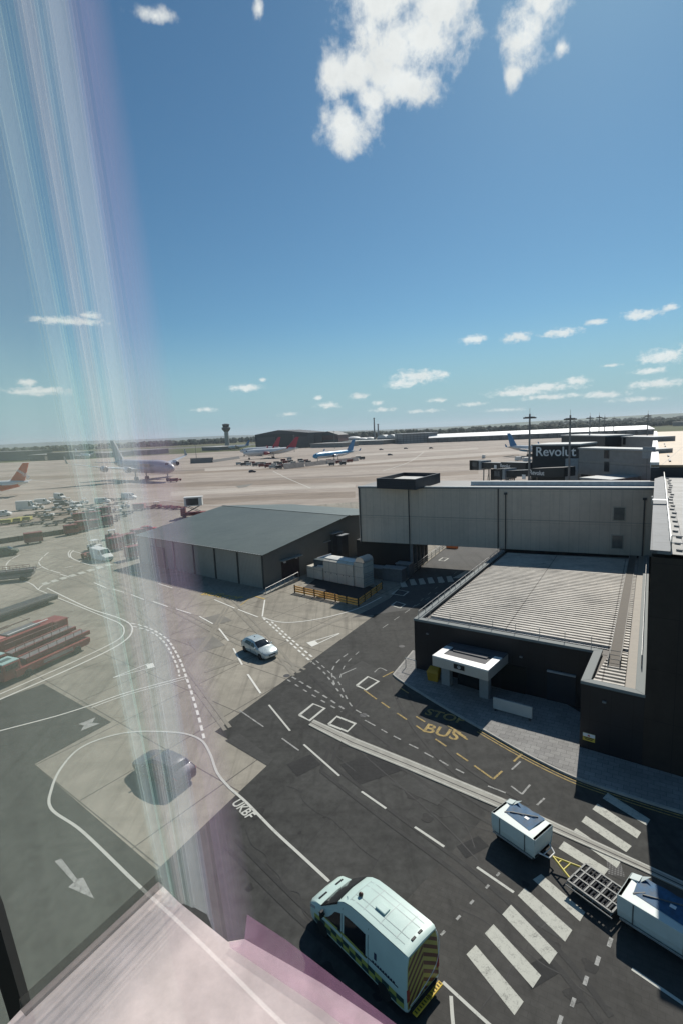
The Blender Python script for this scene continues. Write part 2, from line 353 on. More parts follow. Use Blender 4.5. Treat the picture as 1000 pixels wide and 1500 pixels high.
sheet('lighter_road_area', [px(x, y) for x, y in [(738, 1166), (596, 1318), (600, 1420), (660, 1800), (1500, 1800), (1400, 1450), (1000, 1300), (860, 1222)]], .004, asphalt2)  # right side of the road in a slightly lighter tone
sheet('lane', [px(x, y) for x, y in [(515, 905), (600, 893), (690, 860), (748, 800), (752, 780), (680, 775), (660, 797), (608, 839), (575, 874), (540, 893)]], .004, lane_m)
band_b = grid_mat('brown_apron_concrete', (.275, .225, .18), (.19, .16, .13), 7.5, 7.5, .06, rough=.85, var=.16, scale=.05, rot=RZ, col2=(.25, .205, .165), fine=.1, spec=.15, stain=[((.01, .12, 1), .0, .3)])
band_l = grid_mat('pale_apron_concrete', (.45, .40, .345), (.3, .26, .22), 7.5, 7.5, .06, rough=.85, var=.14, scale=.05, rot=RZ, col2=(.42, .37, .32), fine=.1, spec=.15, stain=[((.01, .12, 1), .0, .25)])
for q, mm in [([(-150, 775), (60, 752), (250, 733), (430, 722), (520, 720), (520, 729), (380, 733), (250, 744), (60, 764), (-150, 790)], band_b), ([(150, 716), (330, 712), (520, 706), (700, 694), (700, 689), (520, 699), (330, 705), (150, 711)], band_b), ([(-60, 706), (200, 697), (480, 685), (760, 668), (760, 665), (480, 681), (200, 693), (-60, 701)], band_b),
              ([(250, 727), (380, 719), (520, 714), (520, 709), (380, 713), (250, 720)], band_l), ([(300, 690), (520, 680), (760, 664), (900, 655), (900, 652.5), (760, 660), (520, 676.5), (300, 686)], band_l), ([(520, 668), (700, 658), (700, 655.5), (520, 665.5)], band_l)]:
    tag(MB().poly([px(x, y, -.012) + V((0, 0, lift())) for x, y in q]).build('apron_band', mm), kind='structure')
# strips of taxiway and runway between the grass beyond the apron
for k, (ya, yb, mm) in enumerate([(655.5, 653.5, runway_m), (652.2, 650.9, grass2), (649.2, 648.4, runway_m)]):
    pl = [px(x, y - .0445 * x) for x, y in ((-420, ya + 16), (330, ya + 13), (560, ya + 12), (560, yb + 12), (330, yb + 13), (-420, yb + 16))]
    sheet('runway' if mm is runway_m else 'grass_verge', pl, -.12, mm)

# ------------------------------------------------------------------ markings
white_c = paint_mat('white_paint_on_concrete', (.68, .67, .61), CONC, .24)
white_a = paint_mat('white_paint_on_asphalt', (.50, .50, .45), ASPH, .32, 2.2)
white_w = paint_mat('worn_white_paint', (.34, .34, .32), ASPH, .42, 3)
zebra_m = paint_mat('worn_zebra_paint', (.47, .47, .41), (.085, .085, .078), .36, 3)
yellow_a = paint_mat('yellow_paint', (.40, .29, .10), ASPH, .45, 3)
yellow_c = paint_mat('yellow_paint_on_concrete', (.5, .35, .1), CONC, .3)
Z1 = .012
mb = MB()
lpx(mb, [(388, 879), (386, 892), (384.5, 903)], .16, Z1); lpx(mb, [(384, 904), (402, 910), (425, 912), (460, 908), (500, 899), (530, 889), (558, 875)], .16, Z1 + .002)
for a, b in [((314, 878.5), (344, 891)), ((349, 893), (378, 904)), ((292, 903), (312, 914)), ((321, 921), (335, 939)), ((342, 950), (355, 974)), ((363, 988), (382, 1016)), ((88, 841), (102, 845.6)), ((137.6, 853.6), (155, 861)), ((165, 863), (182, 868)),
             ((192, 871), (211, 878.5)), ((224, 881), (246, 889)), ((257.6, 892), (280, 899)), ((232, 855), (253, 861.6)), ((53, 834), (63, 830)), ((95, 832), (107, 829))]: lpx(mb, [a, b], .17, Z1)
lpx(mb, [(71, 809), (59, 820), (57.6, 826), (65, 832), (79, 837), (90, 840)], .15, Z1, (3.5, .9))
lpx(mb, [(11, 838), (9, 828), (16, 820), (30, 812)], .15, Z1, (5, .8))
lpx(mb, [(108, 806), (103, 812), (106, 818), (120, 824), (134, 828), (150, 830)], .18, Z1); lpx(mb, [(103, 806), (100, 811), (102, 817)], .15, Z1); lpx(mb, [(106, 807), (120, 811), (134, 816)], .15, Z1)
lpx(mb, [(69, 861.6), (128, 890), (173, 905), (192, 916), (192, 929), (179, 941.6), (153.6, 956), (96, 983), (0, 1025), (-60, 1052)], .17, Z1)
lpx(mb, [(56, 864), (112, 887), (153.6, 904), (176, 914), (182, 924), (176, 935), (153.6, 948), (96, 975), (0, 1017), (-60, 1042)], .13, Z1)
lpx(mb, [(56, 864), (62, 858), (75, 853)], .14, Z1); lpx(mb, [(0, 848), (40, 853), (56, 864)], .14, Z1)
lpx(mb, [(192, 913), (217.6, 920), (243, 935), (259, 957.6), (269, 980), (272.6, 991), (281.6, 1018), (291, 1050), (299, 1082)], .2, Z1, (.75, .42))
lpx(mb, [(195, 917.6), (221, 925.6), (240, 940), (253, 961), (261, 980), (263, 991)], .17, Z1, (.7, .45))
lpx(mb, [(273.6, 991), (185.6, 1015), (134, 1033), (80, 1050), (0, 1071), (-60, 1088)], .12, Z1); lpx(mb, [(273, 994.5), (185.6, 1018.5), (134, 1037)], .09, Z1)
lpx(mb, [(166, 993), (218, 972)], .1, Z1); lpx(mb, [(166, 993), (226, 977)], .1, Z1); qpx(mb, [(214, 974), (224, 971), (227, 977), (217, 980)], Z1)
lpx(mb, [(386, 906), (420, 937), (456, 970)], .2, Z1, (.62, .42)); lpx(mb, [(398, 911), (428, 938), (460, 965)], .2, Z1, (.62, .42))
lpx(mb, [(450, 942), (497, 928)], .13, Z1); lpx(mb, [(457, 947), (497, 928.5)], .13, Z1); qpx(mb, [(449, 941.5), (461, 938.5), (467, 943), (457, 947.5)], Z1)
lpx(mb, [(1, 690 + 10), (60, 705), (200, 728), (330, 742)], .25, Z1); lpx(mb, [(260, 722), (400, 716), (520, 712)], .3, Z1); lpx(mb, [(330, 702), (480, 694), (640, 683)], .3, Z1); lpx(mb, [(560, 690), (600, 676), (620, 662)], .3, Z1); lpx(mb, [(455, 715), (420, 700), (400, 690)], .3, Z1); lpx(mb, [(230, 800), (150, 815 - 30), (60, 801 - 6)], .15, Z1)
mb.build('lane_line', white_c, kind='structure')
mb = MB()
for a, b in [((394, 1033), (425, 1071)), ((445, 1091), (497, 1137)), ((529, 1160), (565, 1185)), ((607, 1212), (650, 1241)), ((698, 1271), (752, 1308)), ((925, 1420), (1004, 1474)), ((472, 1282), (482, 1292))]: lpx(mb, [a, b], .14, Z1)
lpx(mb, [(648, 1439.5), (669, 1459), (714, 1500), (760, 1540)], .13, Z1); lpx(mb, [(660, 1460), (662, 1490), (666, 1530)], .13, Z1)
for q in [((522, 1004.5), (538.5, 991.6), (554, 998.5), (535.5, 1011)), ((438.6, 1048), (459, 1031.5), (475.5, 1038), (453.6, 1056)), ((481.5, 1061.5), (493.5, 1050), (520, 1060.6), (508.5, 1072)), ((573, 887), (580, 881.6), (593, 885.4), (585.6, 891)),
          ((573.8, 870), (582, 864), (598, 867), (590, 873)), ((642, 821), (648, 817), (656, 818), (650, 822))]:
    lpx(mb, list(q) + [q[0]], .22, Z1 + .004, curve=False)
lpx(mb, [(480, 1290), (440, 1253), (400, 1216), (360, 1175), (335, 1153), (318, 1132), (308, 1105), (295, 1085), (270, 1075), (232, 1072), (190, 1073), (150, 1082), (115, 1098), (90, 1125), (76, 1155), (75, 1185), (120, 1218), (200, 1295), (260, 1350), (320, 1408), (390, 1478), (440, 1526)], .16, Z1)
mb.build('painted_road_line', white_a, kind='structure')
mb = MB()
for a, b in [((351, 1041), (386, 1065)), ((413, 1082), (438, 1100)), ((534, 1055.5), (549, 1063.6)), ((558, 1069), (567, 1074)), ((576, 1078.6), (586.5, 1084)), ((598.5, 1090.6), (612, 1097)), ((621, 1103), (634, 1110)), ((643, 1114), (656, 1122)), ((667, 1127), (679, 1133)),
             ((715.5, 1297), (711, 1302)), ((693, 1319.5), (688, 1325)), ((673.5, 1342), (668, 1348)), ((651, 1364.5), (645, 1371)), ((731, 1279), (727, 1284)), ((500, 988), (521, 979)), ((749, 1128), (762, 1116)), ((748, 1152), (764, 1164)), ((764, 1164), (776, 1150)), ((714, 1152), (740, 1162)), ((786, 1180), (797, 1170))]: lpx(mb, [a, b], .11, Z1)
lpx(mb, [(458, 971), (475, 986), (490, 1005), (505, 1027)], .14, Z1, (.55, .55)); lpx(mb, [(463, 968), (480, 983), (496, 1000), (515, 1035), (540, 1050)], .12, Z1, (.6, .6)); lpx(mb, [(428, 992), (470, 1017), (505, 1040)], .16, Z1, (.6, .5))
lpx(mb, [(421, 996), (460, 1020), (500, 1043)], .14, Z1, (.5, .7)); lpx(mb, [(509, 958), (494, 970), (486, 985), (490, 1003)], .13, Z1, (.8, .6)); lpx(mb, [(525, 955), (505, 975), (496, 1000)], .1, Z1, (.7, .9)); lpx(mb, [(548, 985), (556, 979), (566, 983)], .1, Z1)
lpx(mb, [(668, 838), (640, 860), (600, 893)], .1, Z1, (1, 1.6)); lpx(mb, [(560, 920), (600, 893), (640, 868)], .1, Z1, (1.2, 1.4))
for x, y in [(893, 1381), (875, 1408), (857.6, 1437), (839, 1469), (820, 1495)]: qpx(mb, [(x - 1, y - 8), (x + 5, y - 5), (x + 1, y + 8), (x - 5, y + 5)], Z1)
mb_ = mb
qpx(mb, [(80, 1262), (90, 1258), (113, 1288), (122, 1286), (138, 1317), (100, 1300), (108, 1293)], Z1)
qpx(mb, [(115, 1061), (140, 1051), (135, 1059), (146, 1060), (118, 1071), (123, 1063)], Z1)
mb.build('faded_road_line', white_w, kind='structure')
mb = MB()
zq = [[(50, 765), (270, 1025), (228, 1087), (8, 808)], [(132, 670), (350, 905), (312, 962), (92, 712)], [(212, 580), (425, 800), (388, 853), (172, 625)], [(275, 503), (493, 697), (460, 750), (243, 538)], [(350, 440), (552, 615), (528, 657), (312, 465)],
      [(455, 290), (660, 418), (635, 450), (430, 322)], [(510, 230), (720, 375), (697, 412), (485, 258)], [(555, 173), (765, 312), (740, 340), (535, 200)], [(608, 117), (808, 248), (790, 277), (585, 143)], [(655, 68), (850, 190), (833, 218), (632, 93)]]
for q in zq: qpx(mb, [(680 + x / 3.125, 1140 + y / 3.125) for x, y in q], Z1)
for x, y in [(585, 852), (599, 849), (612, 848), (625, 846.5), (639.5, 845.5), (653, 844.5)]: qpx(mb, [(x, y), (x + 7, y - 1), (x + 11.5, y + 7.5), (x + 2.5, y + 8.5)], Z1)
qpx(mb, [(662, 847), (682, 836), (690, 838), (672, 847)], Z1)
for k in range(9):
    x, y = 60 + k * 13.2, 855 - k * 3.9; qpx(mb, [(x, y), (x + 8, y - 2.5), (x + 14, y - .5), (x + 5, y + 2.2)], Z1)
mb.build('zebra_crossing', zebra_m, kind='structure')
mb = MB()
for a, b in [((532.5, 1011), (551, 1024.6)), ((558, 1029), (570, 1037.5)), ((581, 1045), (595.5, 1054.6)), ((609, 1063.5), (623, 1073)), ((637, 1083), (653, 1093.7)), ((668, 1104), (685, 1115.5)), ((694, 1122), (722, 1142)), ((722, 1142), (735, 1130)), ((752, 1116), (765, 1104)), ((746, 1094), (765, 1104)), ((560, 992), (576, 984)),
             ((609, 1050), (622, 1058)), ((655, 1063), (671, 1073)), ((673, 1075), (682, 1081)), ((663, 1070), (684, 1084)), ((586, 1008), (598, 1016))]: lpx(mb, [a, b], .13, Z1)
mb.build('yellow_bay_line', yellow_a, kind='structure')
mb = MB(); lpx(mb, [(371, 873), (388, 877.5)], .22, Z1); lpx(mb, [(352, 887), (371, 873)], .1, Z1); mb.build('yellow_edge_line', yellow_c, kind='structure')
def ground_text(name, t, x, y, size, X, Y, m, bold=.02):
    X = V(X).normalized(); Y = V(Y); p = px(x, y); p.z = Z1 + .003
    return tag(text_mb(t, size, p, X, Y, bold, 0).build(name, m), kind='structure')
dl = (px(400, 1216) - px(345, 1163)).normalized()
ground_text('road_lettering', 'UKBF', 356, 1186, .75, dl, V((-dl.y, dl.x, 0)) * 1.1, white_a, .015)
ground_text('bay_lettering', 'BUS', 646, 1073, 1.5, W * 1.0, U * 1.0, yellow_a, .03)
ground_text('bay_lettering', 'STOP', 651, 1050, 1.25, W, U * 1.0, yellow_a, .03)
tx = (px(350, 877) - px(300, 872)).normalized()
ground_text('bay_lettering', 'BUS', 311, 871, 1.9, tx, V((-tx.y, tx.x, 0)), yellow_c, .03)
ground_text('bay_lettering', 'STOP', 337, 875, 1.5, tx, V((-tx.y, tx.x, 0)), yellow_c, .03)
ground_text('bay_lettering', 'BUS', 203, 840, 1.6, tx, V((-tx.y, tx.x, 0)), yellow_c, .03)
# thin joints and cable trenches in the asphalt
mb = MB()
lpx(mb, [(430, 1010), (520, 1095), (640, 1200), (700, 1262)], .05, .008); lpx(mb, [(560, 1030), (600, 1100), (700, 1180)], .04, .008); lpx(mb, [(400, 1033), (520, 1130)], .05, .008); lpx(mb, [(520, 960), (640, 900)], .05, .008)
rnd = random.Random(12)
for (x0, y0, x1, y1) in [(420, 1150, 560, 1260), (520, 1040, 700, 1240), (590, 960, 520, 1050), (680, 1330, 900, 1480), (620, 1180, 760, 1240), (360, 1220, 470, 1360), (840, 1300, 700, 1480), (470, 985, 600, 1130)]:
    lpx(mb, [(x0 + (x1 - x0) * k / 9 + rnd.uniform(-7, 7), y0 + (y1 - y0) * k / 9 + rnd.uniform(-5, 5)) for k in range(10)], .035, .0082)
mb.build('road_joint', M('bitumen', (.022, .022, .022), .7), kind='structure')
# long concrete strip with a slot drain
pale = M('pale_concrete', (.32, .31, .27), .85, var=.2, scale=1.2, streak=(1, 1, 1))
up = [(460, 1055), (520, 1082), (600, 1114), (735, 1170), (802, 1201), (936, 1263), (1010, 1297), (1100, 1335)]; dn = [(452, 1063), (512, 1094), (596, 1128), (732, 1186), (800, 1215), (936, 1275), (1010, 1310), (1100, 1350)]
mb = MB(); a = [px(*p) for p in up]; b = [px(*p) for p in dn]
rows = []
for p, q in zip(a, b): rows.append([V((p.x, p.y, .0)), V((p.x, p.y, .045)), V((q.x, q.y, .045)), V((q.x, q.y, .0))])
mb.loft(rows); mb.build('drainage_strip', pale, kind='structure')
mb = MB(); ribbon(mb, [p.lerp(q, .55) for p, q in zip(a, b)], .06, .05); mb.build('drain_slot', M('bitumen', (.022,) * 3), kind='structure')
mb = MB(); ribbon(mb, [p.lerp(q, .12) for p, q in zip(a, b)], .07, .05); ribbon(mb, [p.lerp(q, .88) for p, q in zip(a, b)], .07, .05); mb.build('strip_edge_line', white_a, kind='structure')
# manhole grids beside the strip
mb = MB(); qpx(mb, [(888, 1258), (908, 1262), (915, 1285), (890, 1281)], .010); mb.build('drain_grate', grid_mat('grate', (.13, .13, .125), (.03, .03, .03), .12, .12, .03, rot=RZ), kind='structure')
mb = MB()
for x, y, r in [(532, 1048, .3), (420, 990, .3), (610, 1000, .2), (588, 947, .3)]:
    p = px(x, y); mb.poly([V((p.x + r * math.cos(k * PI / 8), p.y + r * math.sin(k * PI / 8), .009)) for k in range(16)])
mb.build('manhole_cover', M('iron_cover', (.05, .05, .052), .6), kind='structure')
# patched, rubbed and oil-marked asphalt
patch_m = grid_mat('patched_asphalt', (.036, .036, .035), (.03, .03, .03), 30, 30, .02, rough=.9, var=.2, scale=.5, fine=.2, spec=.2); patch_l = grid_mat('grey_asphalt', (.064, .064, .060), (.05, .05, .05), 30, 30, .02, rough=.9, var=.2, scale=.5, fine=.2, spec=.2)
mb = MB()
for q in [[(498, 1120), (560, 1100), (590, 1128), (525, 1150)], [(612, 905), (640, 892), (652, 902), (622, 916)], [(668, 1240), (700, 1225), (716, 1240), (682, 1258)], [(420, 1120), (455, 1105), (470, 1120), (436, 1138)], [(760, 1420), (800, 1400), (820, 1425), (778, 1450)]]: qpx(mb, q, .007)
mb.build('asphalt_patch', patch_m, kind='structure')
mb = MB()
for q in [[(475, 1000), (530, 968), (560, 985), (505, 1020)], [(600, 1130), (660, 1160), (640, 1180), (575, 1150)], [(330, 1085), (352, 1075), (400, 1112), (392, 1122)], [(790, 1330), (840, 1360), (826, 1380), (776, 1350)], [(628, 960), (600, 985), (575, 985), (600, 950)]]: qpx(mb, q, .0065)
mb.build('worn_asphalt_patch', patch_l, kind='structure')
rub = paint_mat('tyre_rub', (.026, .026, .025), ASPH, .42, 1.2); rubc = paint_mat('tyre_rub_on_concrete', (.215, .20, .165), (.285, .262, .215), .44, .8); oil = paint_mat('oil_stain', (.02, .02, .019), ASPH, .36, 2.5)
mb = MB()
for pts in [[(330, 1240), (420, 1330), (520, 1420), (600, 1500)], [(470, 1130), (560, 1200), (680, 1290), (800, 1400), (880, 1500)], [(640, 905), (560, 985), (500, 1060), (470, 1130)], [(670, 870), (610, 930), (575, 1000), (640, 1110), (760, 1190)], [(440, 1000), (520, 1075), (640, 1160), (760, 1230), (900, 1300)]]:
    for o_ in (0, 1): lpx(mb, [(x + 15 * o_, y - 10 * o_) for x, y in pts], .24, .0085)
mb.build('tyre_mark', rub, kind='structure')
mb = MB()
for pts in [[(300, 850), (380, 930), (430, 990)], [(120, 840), (220, 880), (320, 930), (440, 985)], [(80, 830), (200, 900), (270, 990), (330, 1070)], [(560, 880), (480, 915), (400, 950), (300, 985)], [(250, 1000), (300, 940), (330, 890)]]:
    for o_ in (0, 1): lpx(mb, [(x + 7 * o_, y - 4 * o_) for x, y in pts], .28, .006)
mb.build('tyre_mark', rubc, kind='structure')
mb = MB(); rnd = random.Random(4)
for k in range(34):
    x, y = rnd.uniform(340, 900), rnd.uniform(1000, 1480); p = px(x, y); r = rnd.uniform(.08, .45); ph = rnd.uniform(0, 6)
    if y < 1160 - (x - 340) * .75 or (x < 480 and y < 1180): continue
    mb.poly([V((p.x + r * (1 + .3 * math.sin(3 * a + ph)) * math.cos(a), p.y + r * (1 + .25 * math.cos(2 * a + ph)) * math.sin(a), .0095 + k * .00004)) for a in [j * PI / 8 for j in range(16)]])
mb.build('oil_stain', oil, kind='structure')
# repaired slabs of darker concrete
mb = MB()
for q in [[(300, 905), (322, 899), (340, 909), (316, 916)], [(275, 940), (310, 930), (330, 945), (290, 957)], [(345, 712), (372, 708), (362, 713), (350, 715)]]: qpx(mb, q, .004)
mb.build('concrete_patch', M('patched_concrete', (.19, .18, .155), .85, var=.2, scale=.6), kind='structure')
# pavement with kerb round the terminal annexe
KZ = .12
kerb_line = [(577, 988), (594, 1000), (650, 1034), (706, 1066), (770, 1102), (838, 1135), (900, 1157), (1000, 1188), (1150, 1230)]
kp = [px(x, y, KZ) for x, y in kerb_line]; back = [px(x, y, KZ) for x, y in [(1150, 1060), (1000, 1040), (860, 1050), (760, 990), (640, 940), (606, 953)]]
pav = grid_mat('paving_slabs', (.27, .265, .25), (.12, .12, .115), .6, .4, .012, rough=.85, var=.16, scale=.6, rot=RZ, col2=(.225, .22, .21), offset=.5, fine=.12, spec=.2)
tag(MB().prism(kp + back, (0, 0, -KZ - .1)).build('pavement', pav), kind='structure')
mb = MB()
kk = smooth_line(kp + [], 4); rows = []
edge = [px(606, 953, KZ)] + kk
for i, p in enumerate(edge):
    d = (edge[min(i + 1, len(edge) - 1)] - edge[max(i - 1, 0)]).normalized(); n = V((-d.y, d.x, 0))
    if n.dot(V((1, 1, 0))) > 0: n = -n
    rows.append([p + n * .002 + V((0, 0, .004)), p + n * .14 + V((0, 0, .004)), p + n * .15 + V((0, 0, -.13)), p + n * .002 + V((0, 0, -.13))])
mb.loft(rows); mb.build('kerb', M('kerb_stone', (.36, .35, .32), .8, var=.2, scale=1.5), kind='structure')
mb = MB()
for off in (.32, .55): 
    pts = []
    for i, p in enumerate(kk):
        if i < 12: continue
        d = (kk[min(i + 1, len(kk) - 1)] - kk[max(i - 1, 0)]).normalized(); n = V((-d.y, d.x, 0)); n = -n if n.dot(V((1, 1, 0))) > 0 else n; pts.append(p + n * off)
    ribbon(mb, pts, .09, Z1 + .002)
mb.build('yellow_kerb_line', yellow_a, kind='structure')
# ------------------------------------------------------------------ terminal annexe
def hit(x, y, P, d):
    """point where the sight line of a photo point crosses the vertical plane through P along d"""
    r = ray(x, y); P = V(P); d = V(d)
    det = r.x * (-d.y) - (-d.x) * r.y; bx, by = P.x - CAM.x, P.y - CAM.y
    s = (bx * (-d.y) - (-d.x) * by) / det; return CAM + r * s
def at_z(p, z): return V((p[0], p[1], z))
HB = 4.7
A = px(606, 906, HB); I = px(870, 953, HB); WL = px(851, 997, HB); WR = px(944, 1018, HB)
BP0 = px(527, 793, 4.5); BP1 = px(736, 804, 4.5); BD = (BP1 - BP0).normalized(); BN = V((-BD.y, BD.x, 0))
BL = px(735, 805, HB); BL = BL + BN * -.05
ud = (WR + U * 60 - WR).normalized()
def cross(P, d, Q, e):
    det = d.x * -e.y + e.x * d.y; bx, by = Q.x - P.x, Q.y - P.y; s = (bx * -e.y + e.x * by) / det; return P + d * s
BR = cross(WR, ud, BP0 + BN * -.05, BD); BR.z = HB
Ib = cross(A, (I - A).normalized(), WR, ud); Ib.z = HB
foot = [A, I, WL, WR, BR, BL]
dark_clad = grid_mat('dark_cladding', (.016, .016, .019), (.007, .007, .008), 1.2, 2.2, .015, rough=.38, var=.25, scale=.4, rot=GA, vertical=True, fine=.1, spec=.35)
annexe = thing('terminal_annexe', 'low black terminal annexe with corrugated silver roof and white entrance porch', 'building', at_z(A, 0))
wall_mb = MB().prism([at_z(p, -.1) for p in foot], (0, 0, HB - .42))
cop = M('coping_metal', (.20, .22, .215), .7, 0, var=.08, scale=.7, spec=.25)
def inset(poly, d):
    n = len(poly); out = []
    for i in range(n):
        a, b, c = poly[i - 1], poly[i], poly[(i + 1) % n]
        e1 = (b - a).normalized(); e2 = (c - b).normalized(); n1 = V((-e1.y, e1.x, 0)); n2 = V((-e2.y, e2.x, 0)); out.append(cross(a + n1 * d, e1, b + n2 * d, e2))
    return out
area = sum(foot[i - 1].x * foot[i].y - foot[i].x * foot[i - 1].y for i in range(6)); sg = 1 if area > 0 else -1
outer = [at_z(p, HB) for p in inset(foot, -.04 * sg)]; inner = [at_z(p, HB) for p in inset(foot, .5 * sg)]
mb = MB()
for i in range(6):
    if i == 4: continue
    j = (i + 1) % 6; mb.prism([at_z(outer[i], HB - .2), at_z(outer[j], HB - .2), at_z(inner[j], HB - .2), at_z(inner[i], HB - .2)], (0, 0, .2))
mb.build('coping', cop, annexe, world=True, bevel=.02)
o_ = [at_z(p, 0) for p in foot]; i_ = inset(foot, .4 * sg)
for i in range(6):
    if i == 4: continue
    j = (i + 1) % 6; wall_mb.prism([at_z(o_[i], HB - .52), at_z(o_[j], HB - .52), at_z(i_[j], HB - .52), at_z(i_[i], HB - .52)], (0, 0, .32))
wall_mb.build('wall', dark_clad, annexe, world=True)
roof_m = grid_mat('galvanised_roof', (.50, .47, .42), (.22, .2, .175), 7.5, 60, .05, rough=.6, var=.2, scale=.22, rot=GA, col2=(.455, .43, .38), fine=.16, metal=.05, stain=[((.25, 1.6, 1), GA, .4), ((.5, .5, 1), 0, .3)])
def ribs(mb, a0, a1, b0, b1, z, pitch=.5, h=.17):
    n = int((a1 - a0).length / pitch); rows = []
    for k in range(n):
        for f, dz in ((0, 0), (.42, 0), (.5, h), (.92, h)):
            t = (k + f) / n; rows.append([at_z(a0.lerp(a1, t), z + dz), at_z(b0.lerp(b1, t), z + dz)])
    mb.grid(rows)
iA = inset(foot, .9 * sg); ZR = HB - .32
fdir = (I - A).normalized()
wk0 = px(902, 958, ZR); wk1 = px(922.5, 840, ZR); wkd = (wk1 - wk0).normalized(); wkn = V((-wkd.y, wkd.x, 0))
mb = MB(); ribs(mb, iA[0] + ud * .5, iA[5], cross(iA[0] + ud * .5, fdir, WR - W * 1.1, ud), cross(iA[5], BD, WR - W * 1.1, ud), ZR)
ribs(mb, inset(foot, .55 * sg)[2], iA[1] + (iA[1] - iA[0]).normalized() * .1, cross(inset(foot, .55 * sg)[2], fdir, WR - W * 1.1, ud), cross(iA[1], fdir, WR - W * 1.1, ud), ZR)
mb.build('corrugated_roof', roof_m, annexe, world=True)
MB().poly([at_z(p, ZR - .06) for p in inset(foot, .3 * sg)]).build('gutter_floor', M('roof_gutter', (.20, .185, .165), .8, var=.25, scale=.8), annexe, world=True)
mb = MB(); mb.prism([at_z(WR - W * 1.05 + ud * .5, ZR), at_z(WR - W * .3 + ud * .5, ZR), at_z(BR - W * .3, ZR), at_z(BR - W * 1.05, ZR)], (0, 0, .14)); mb.build('edge_flashing', M('flashing', (.30, .27, .225), .7, 0, var=.15, scale=1.2), annexe, world=True)
a = wk0 - wkd * 2.6; b = cross(wk0, wkd, BP0 - BN * .2, BD)
mb = MB(); mb.prism([at_z(a - wkn * .33, ZR + .13), at_z(a + wkn * .33, ZR + .13), at_z(b + wkn * .33, ZR + .13), at_z(b - wkn * .33, ZR + .13)], (0, 0, .06))
walk = mb.build('roof_walkway', M('walkway_grating', (.13, .115, .095), .8, var=.2, scale=2), annexe, world=True)
mb = MB()
for sgn in (-1, 1): mb.bar(at_z(a + wkn * .36 * sgn, ZR + .2), at_z(b + wkn * .36 * sgn, ZR + .2), .05, .08)
for k in range(3):
    q = a + wkd * (.1 + .75 * k); mb.tube(at_z(q - wkn * .36, ZR + .62), at_z(q + wkn * .36, ZR + .62), .025)
    for sgn in (-1, 1): mb.tube(at_z(q + wkn * .36 * sgn, ZR + .15), at_z(q + wkn * .36 * sgn, ZR + .62), .02)
for sgn in (-1, 1): mb.tube(at_z(a + wkn * .36 * sgn, ZR + .62), at_z(a + wkd * 2 + wkn * .36 * sgn, ZR + .62), .025)
steel = M('galvanised_steel', (.42, .42, .41), .4, .6, var=.12, scale=3)
mb.build('walkway_rail', M('rail_dull', (.24, .23, .21), .7), annexe, world=True) if True else mb.build('walkway_rail', steel, annexe, world=True)
mb = MB(); pa = inset(foot, .75 * sg)
for k in range(8):
    q = pa[0].lerp(pa[1], .03 + .128 * k); mb.tube(at_z(q, ZR), at_z(q, HB + .75), .022); mb.box(at_z(q, ZR + .08), (.25, .25, .05), rz=-GA)
for h in (.2,): mb.tube(at_z(pa[0], HB + h - .25), at_z(pa[1], HB + h - .25), .025)
mb.build('front_guard_rail', steel, annexe, world=True)
mb = MB(); pb = inset(foot, .3 * sg)
for k in range(19):
    q = pb[0].lerp(pb[5], k / 18.); mb.tube(at_z(q, HB - .1), at_z(q, HB + .62), .025)
mb.tube(at_z(pb[0], HB + .62), at_z(pb[5], HB + .62), .025); mb.tube(at_z(pb[0], HB + .34), at_z(pb[5], HB + .34), .018)
mb.build('side_guard_rail', steel, annexe, world=True)
mb = MB()
for k in range(6):
    q = WR - W * .25 + ud * (4 + 3.4 * k); mb.tube(at_z(q, ZR), at_z(q, HB + .8), .025)
mb.tube(at_z(WR - W * .25 + ud * 4, HB + .8), at_z(WR - W * .25 + ud * 32, HB + .8), .025)
mb.build('roof_edge_rail', steel, annexe, world=True)
# porch
PZ = 3.25
fr = px(714.4, 982.4, PZ); fl = px(632.5, 960, PZ); pn = V((-(fr - fl).y, (fr - fl).x, 0)).normalized()
wd = (I - A).normalized(); br = cross(fr, pn, A, wd); bl = cross(fl, pn, A, wd); br.z = bl.z = PZ
FH = PZ - hit(713, 998, fl, fr - fl).z
fas = M('porch_metal', (.55, .52, .47), .45, .3, var=.06, scale=1)
mb = MB(); mb.prism([at_z(p, PZ - FH) for p in (fl, fr, br, bl)], (0, 0, FH - .1)); porch = mb.build('porch', fas, annexe, world=True, bevel=.02)
def lerp2(s, t): return fl.lerp(fr, s).lerp(bl.lerp(br, s), t)
wc = M('porch_coping', (.74, .74, .72), .45, .1, var=.05)
mb = MB()
for (s0, s1, t0, t1) in ((0, 1, 0, .22), (0, .13, .22, .7), (.87, 1, .22, .7)): mb.prism([at_z(lerp2(*q), PZ - .1) for q in ((s0, t0), (s1, t0), (s1, t1), (s0, t1))], (0, 0, .1))
mb.build('white_coping', wc, porch, world=False) if False else None
o = mb.build('porch_coping', wc, annexe, world=True)
mb = MB(); mb.prism([at_z(lerp2(*q), PZ - .1) for q in ((.2, .5), (.8, .5), (.8, .62), (.2, .62))], (0, 0, .12)); mb.prism([at_z(lerp2(*q), PZ - .1) for q in ((0, .7), (1, .7), (1, .98), (0, .98))], (0, 0, .1)); mb.prism([at_z(lerp2(*q), PZ - .1) for q in ((.13, .22), (.87, .22), (.87, .7), (.13, .7))], (0, 0, .03))
mb.build('porch_roof', M('grey_felt', (.085, .085, .09), .7, var=.2), annexe, world=True)
fd = (fr - fl).normalized()
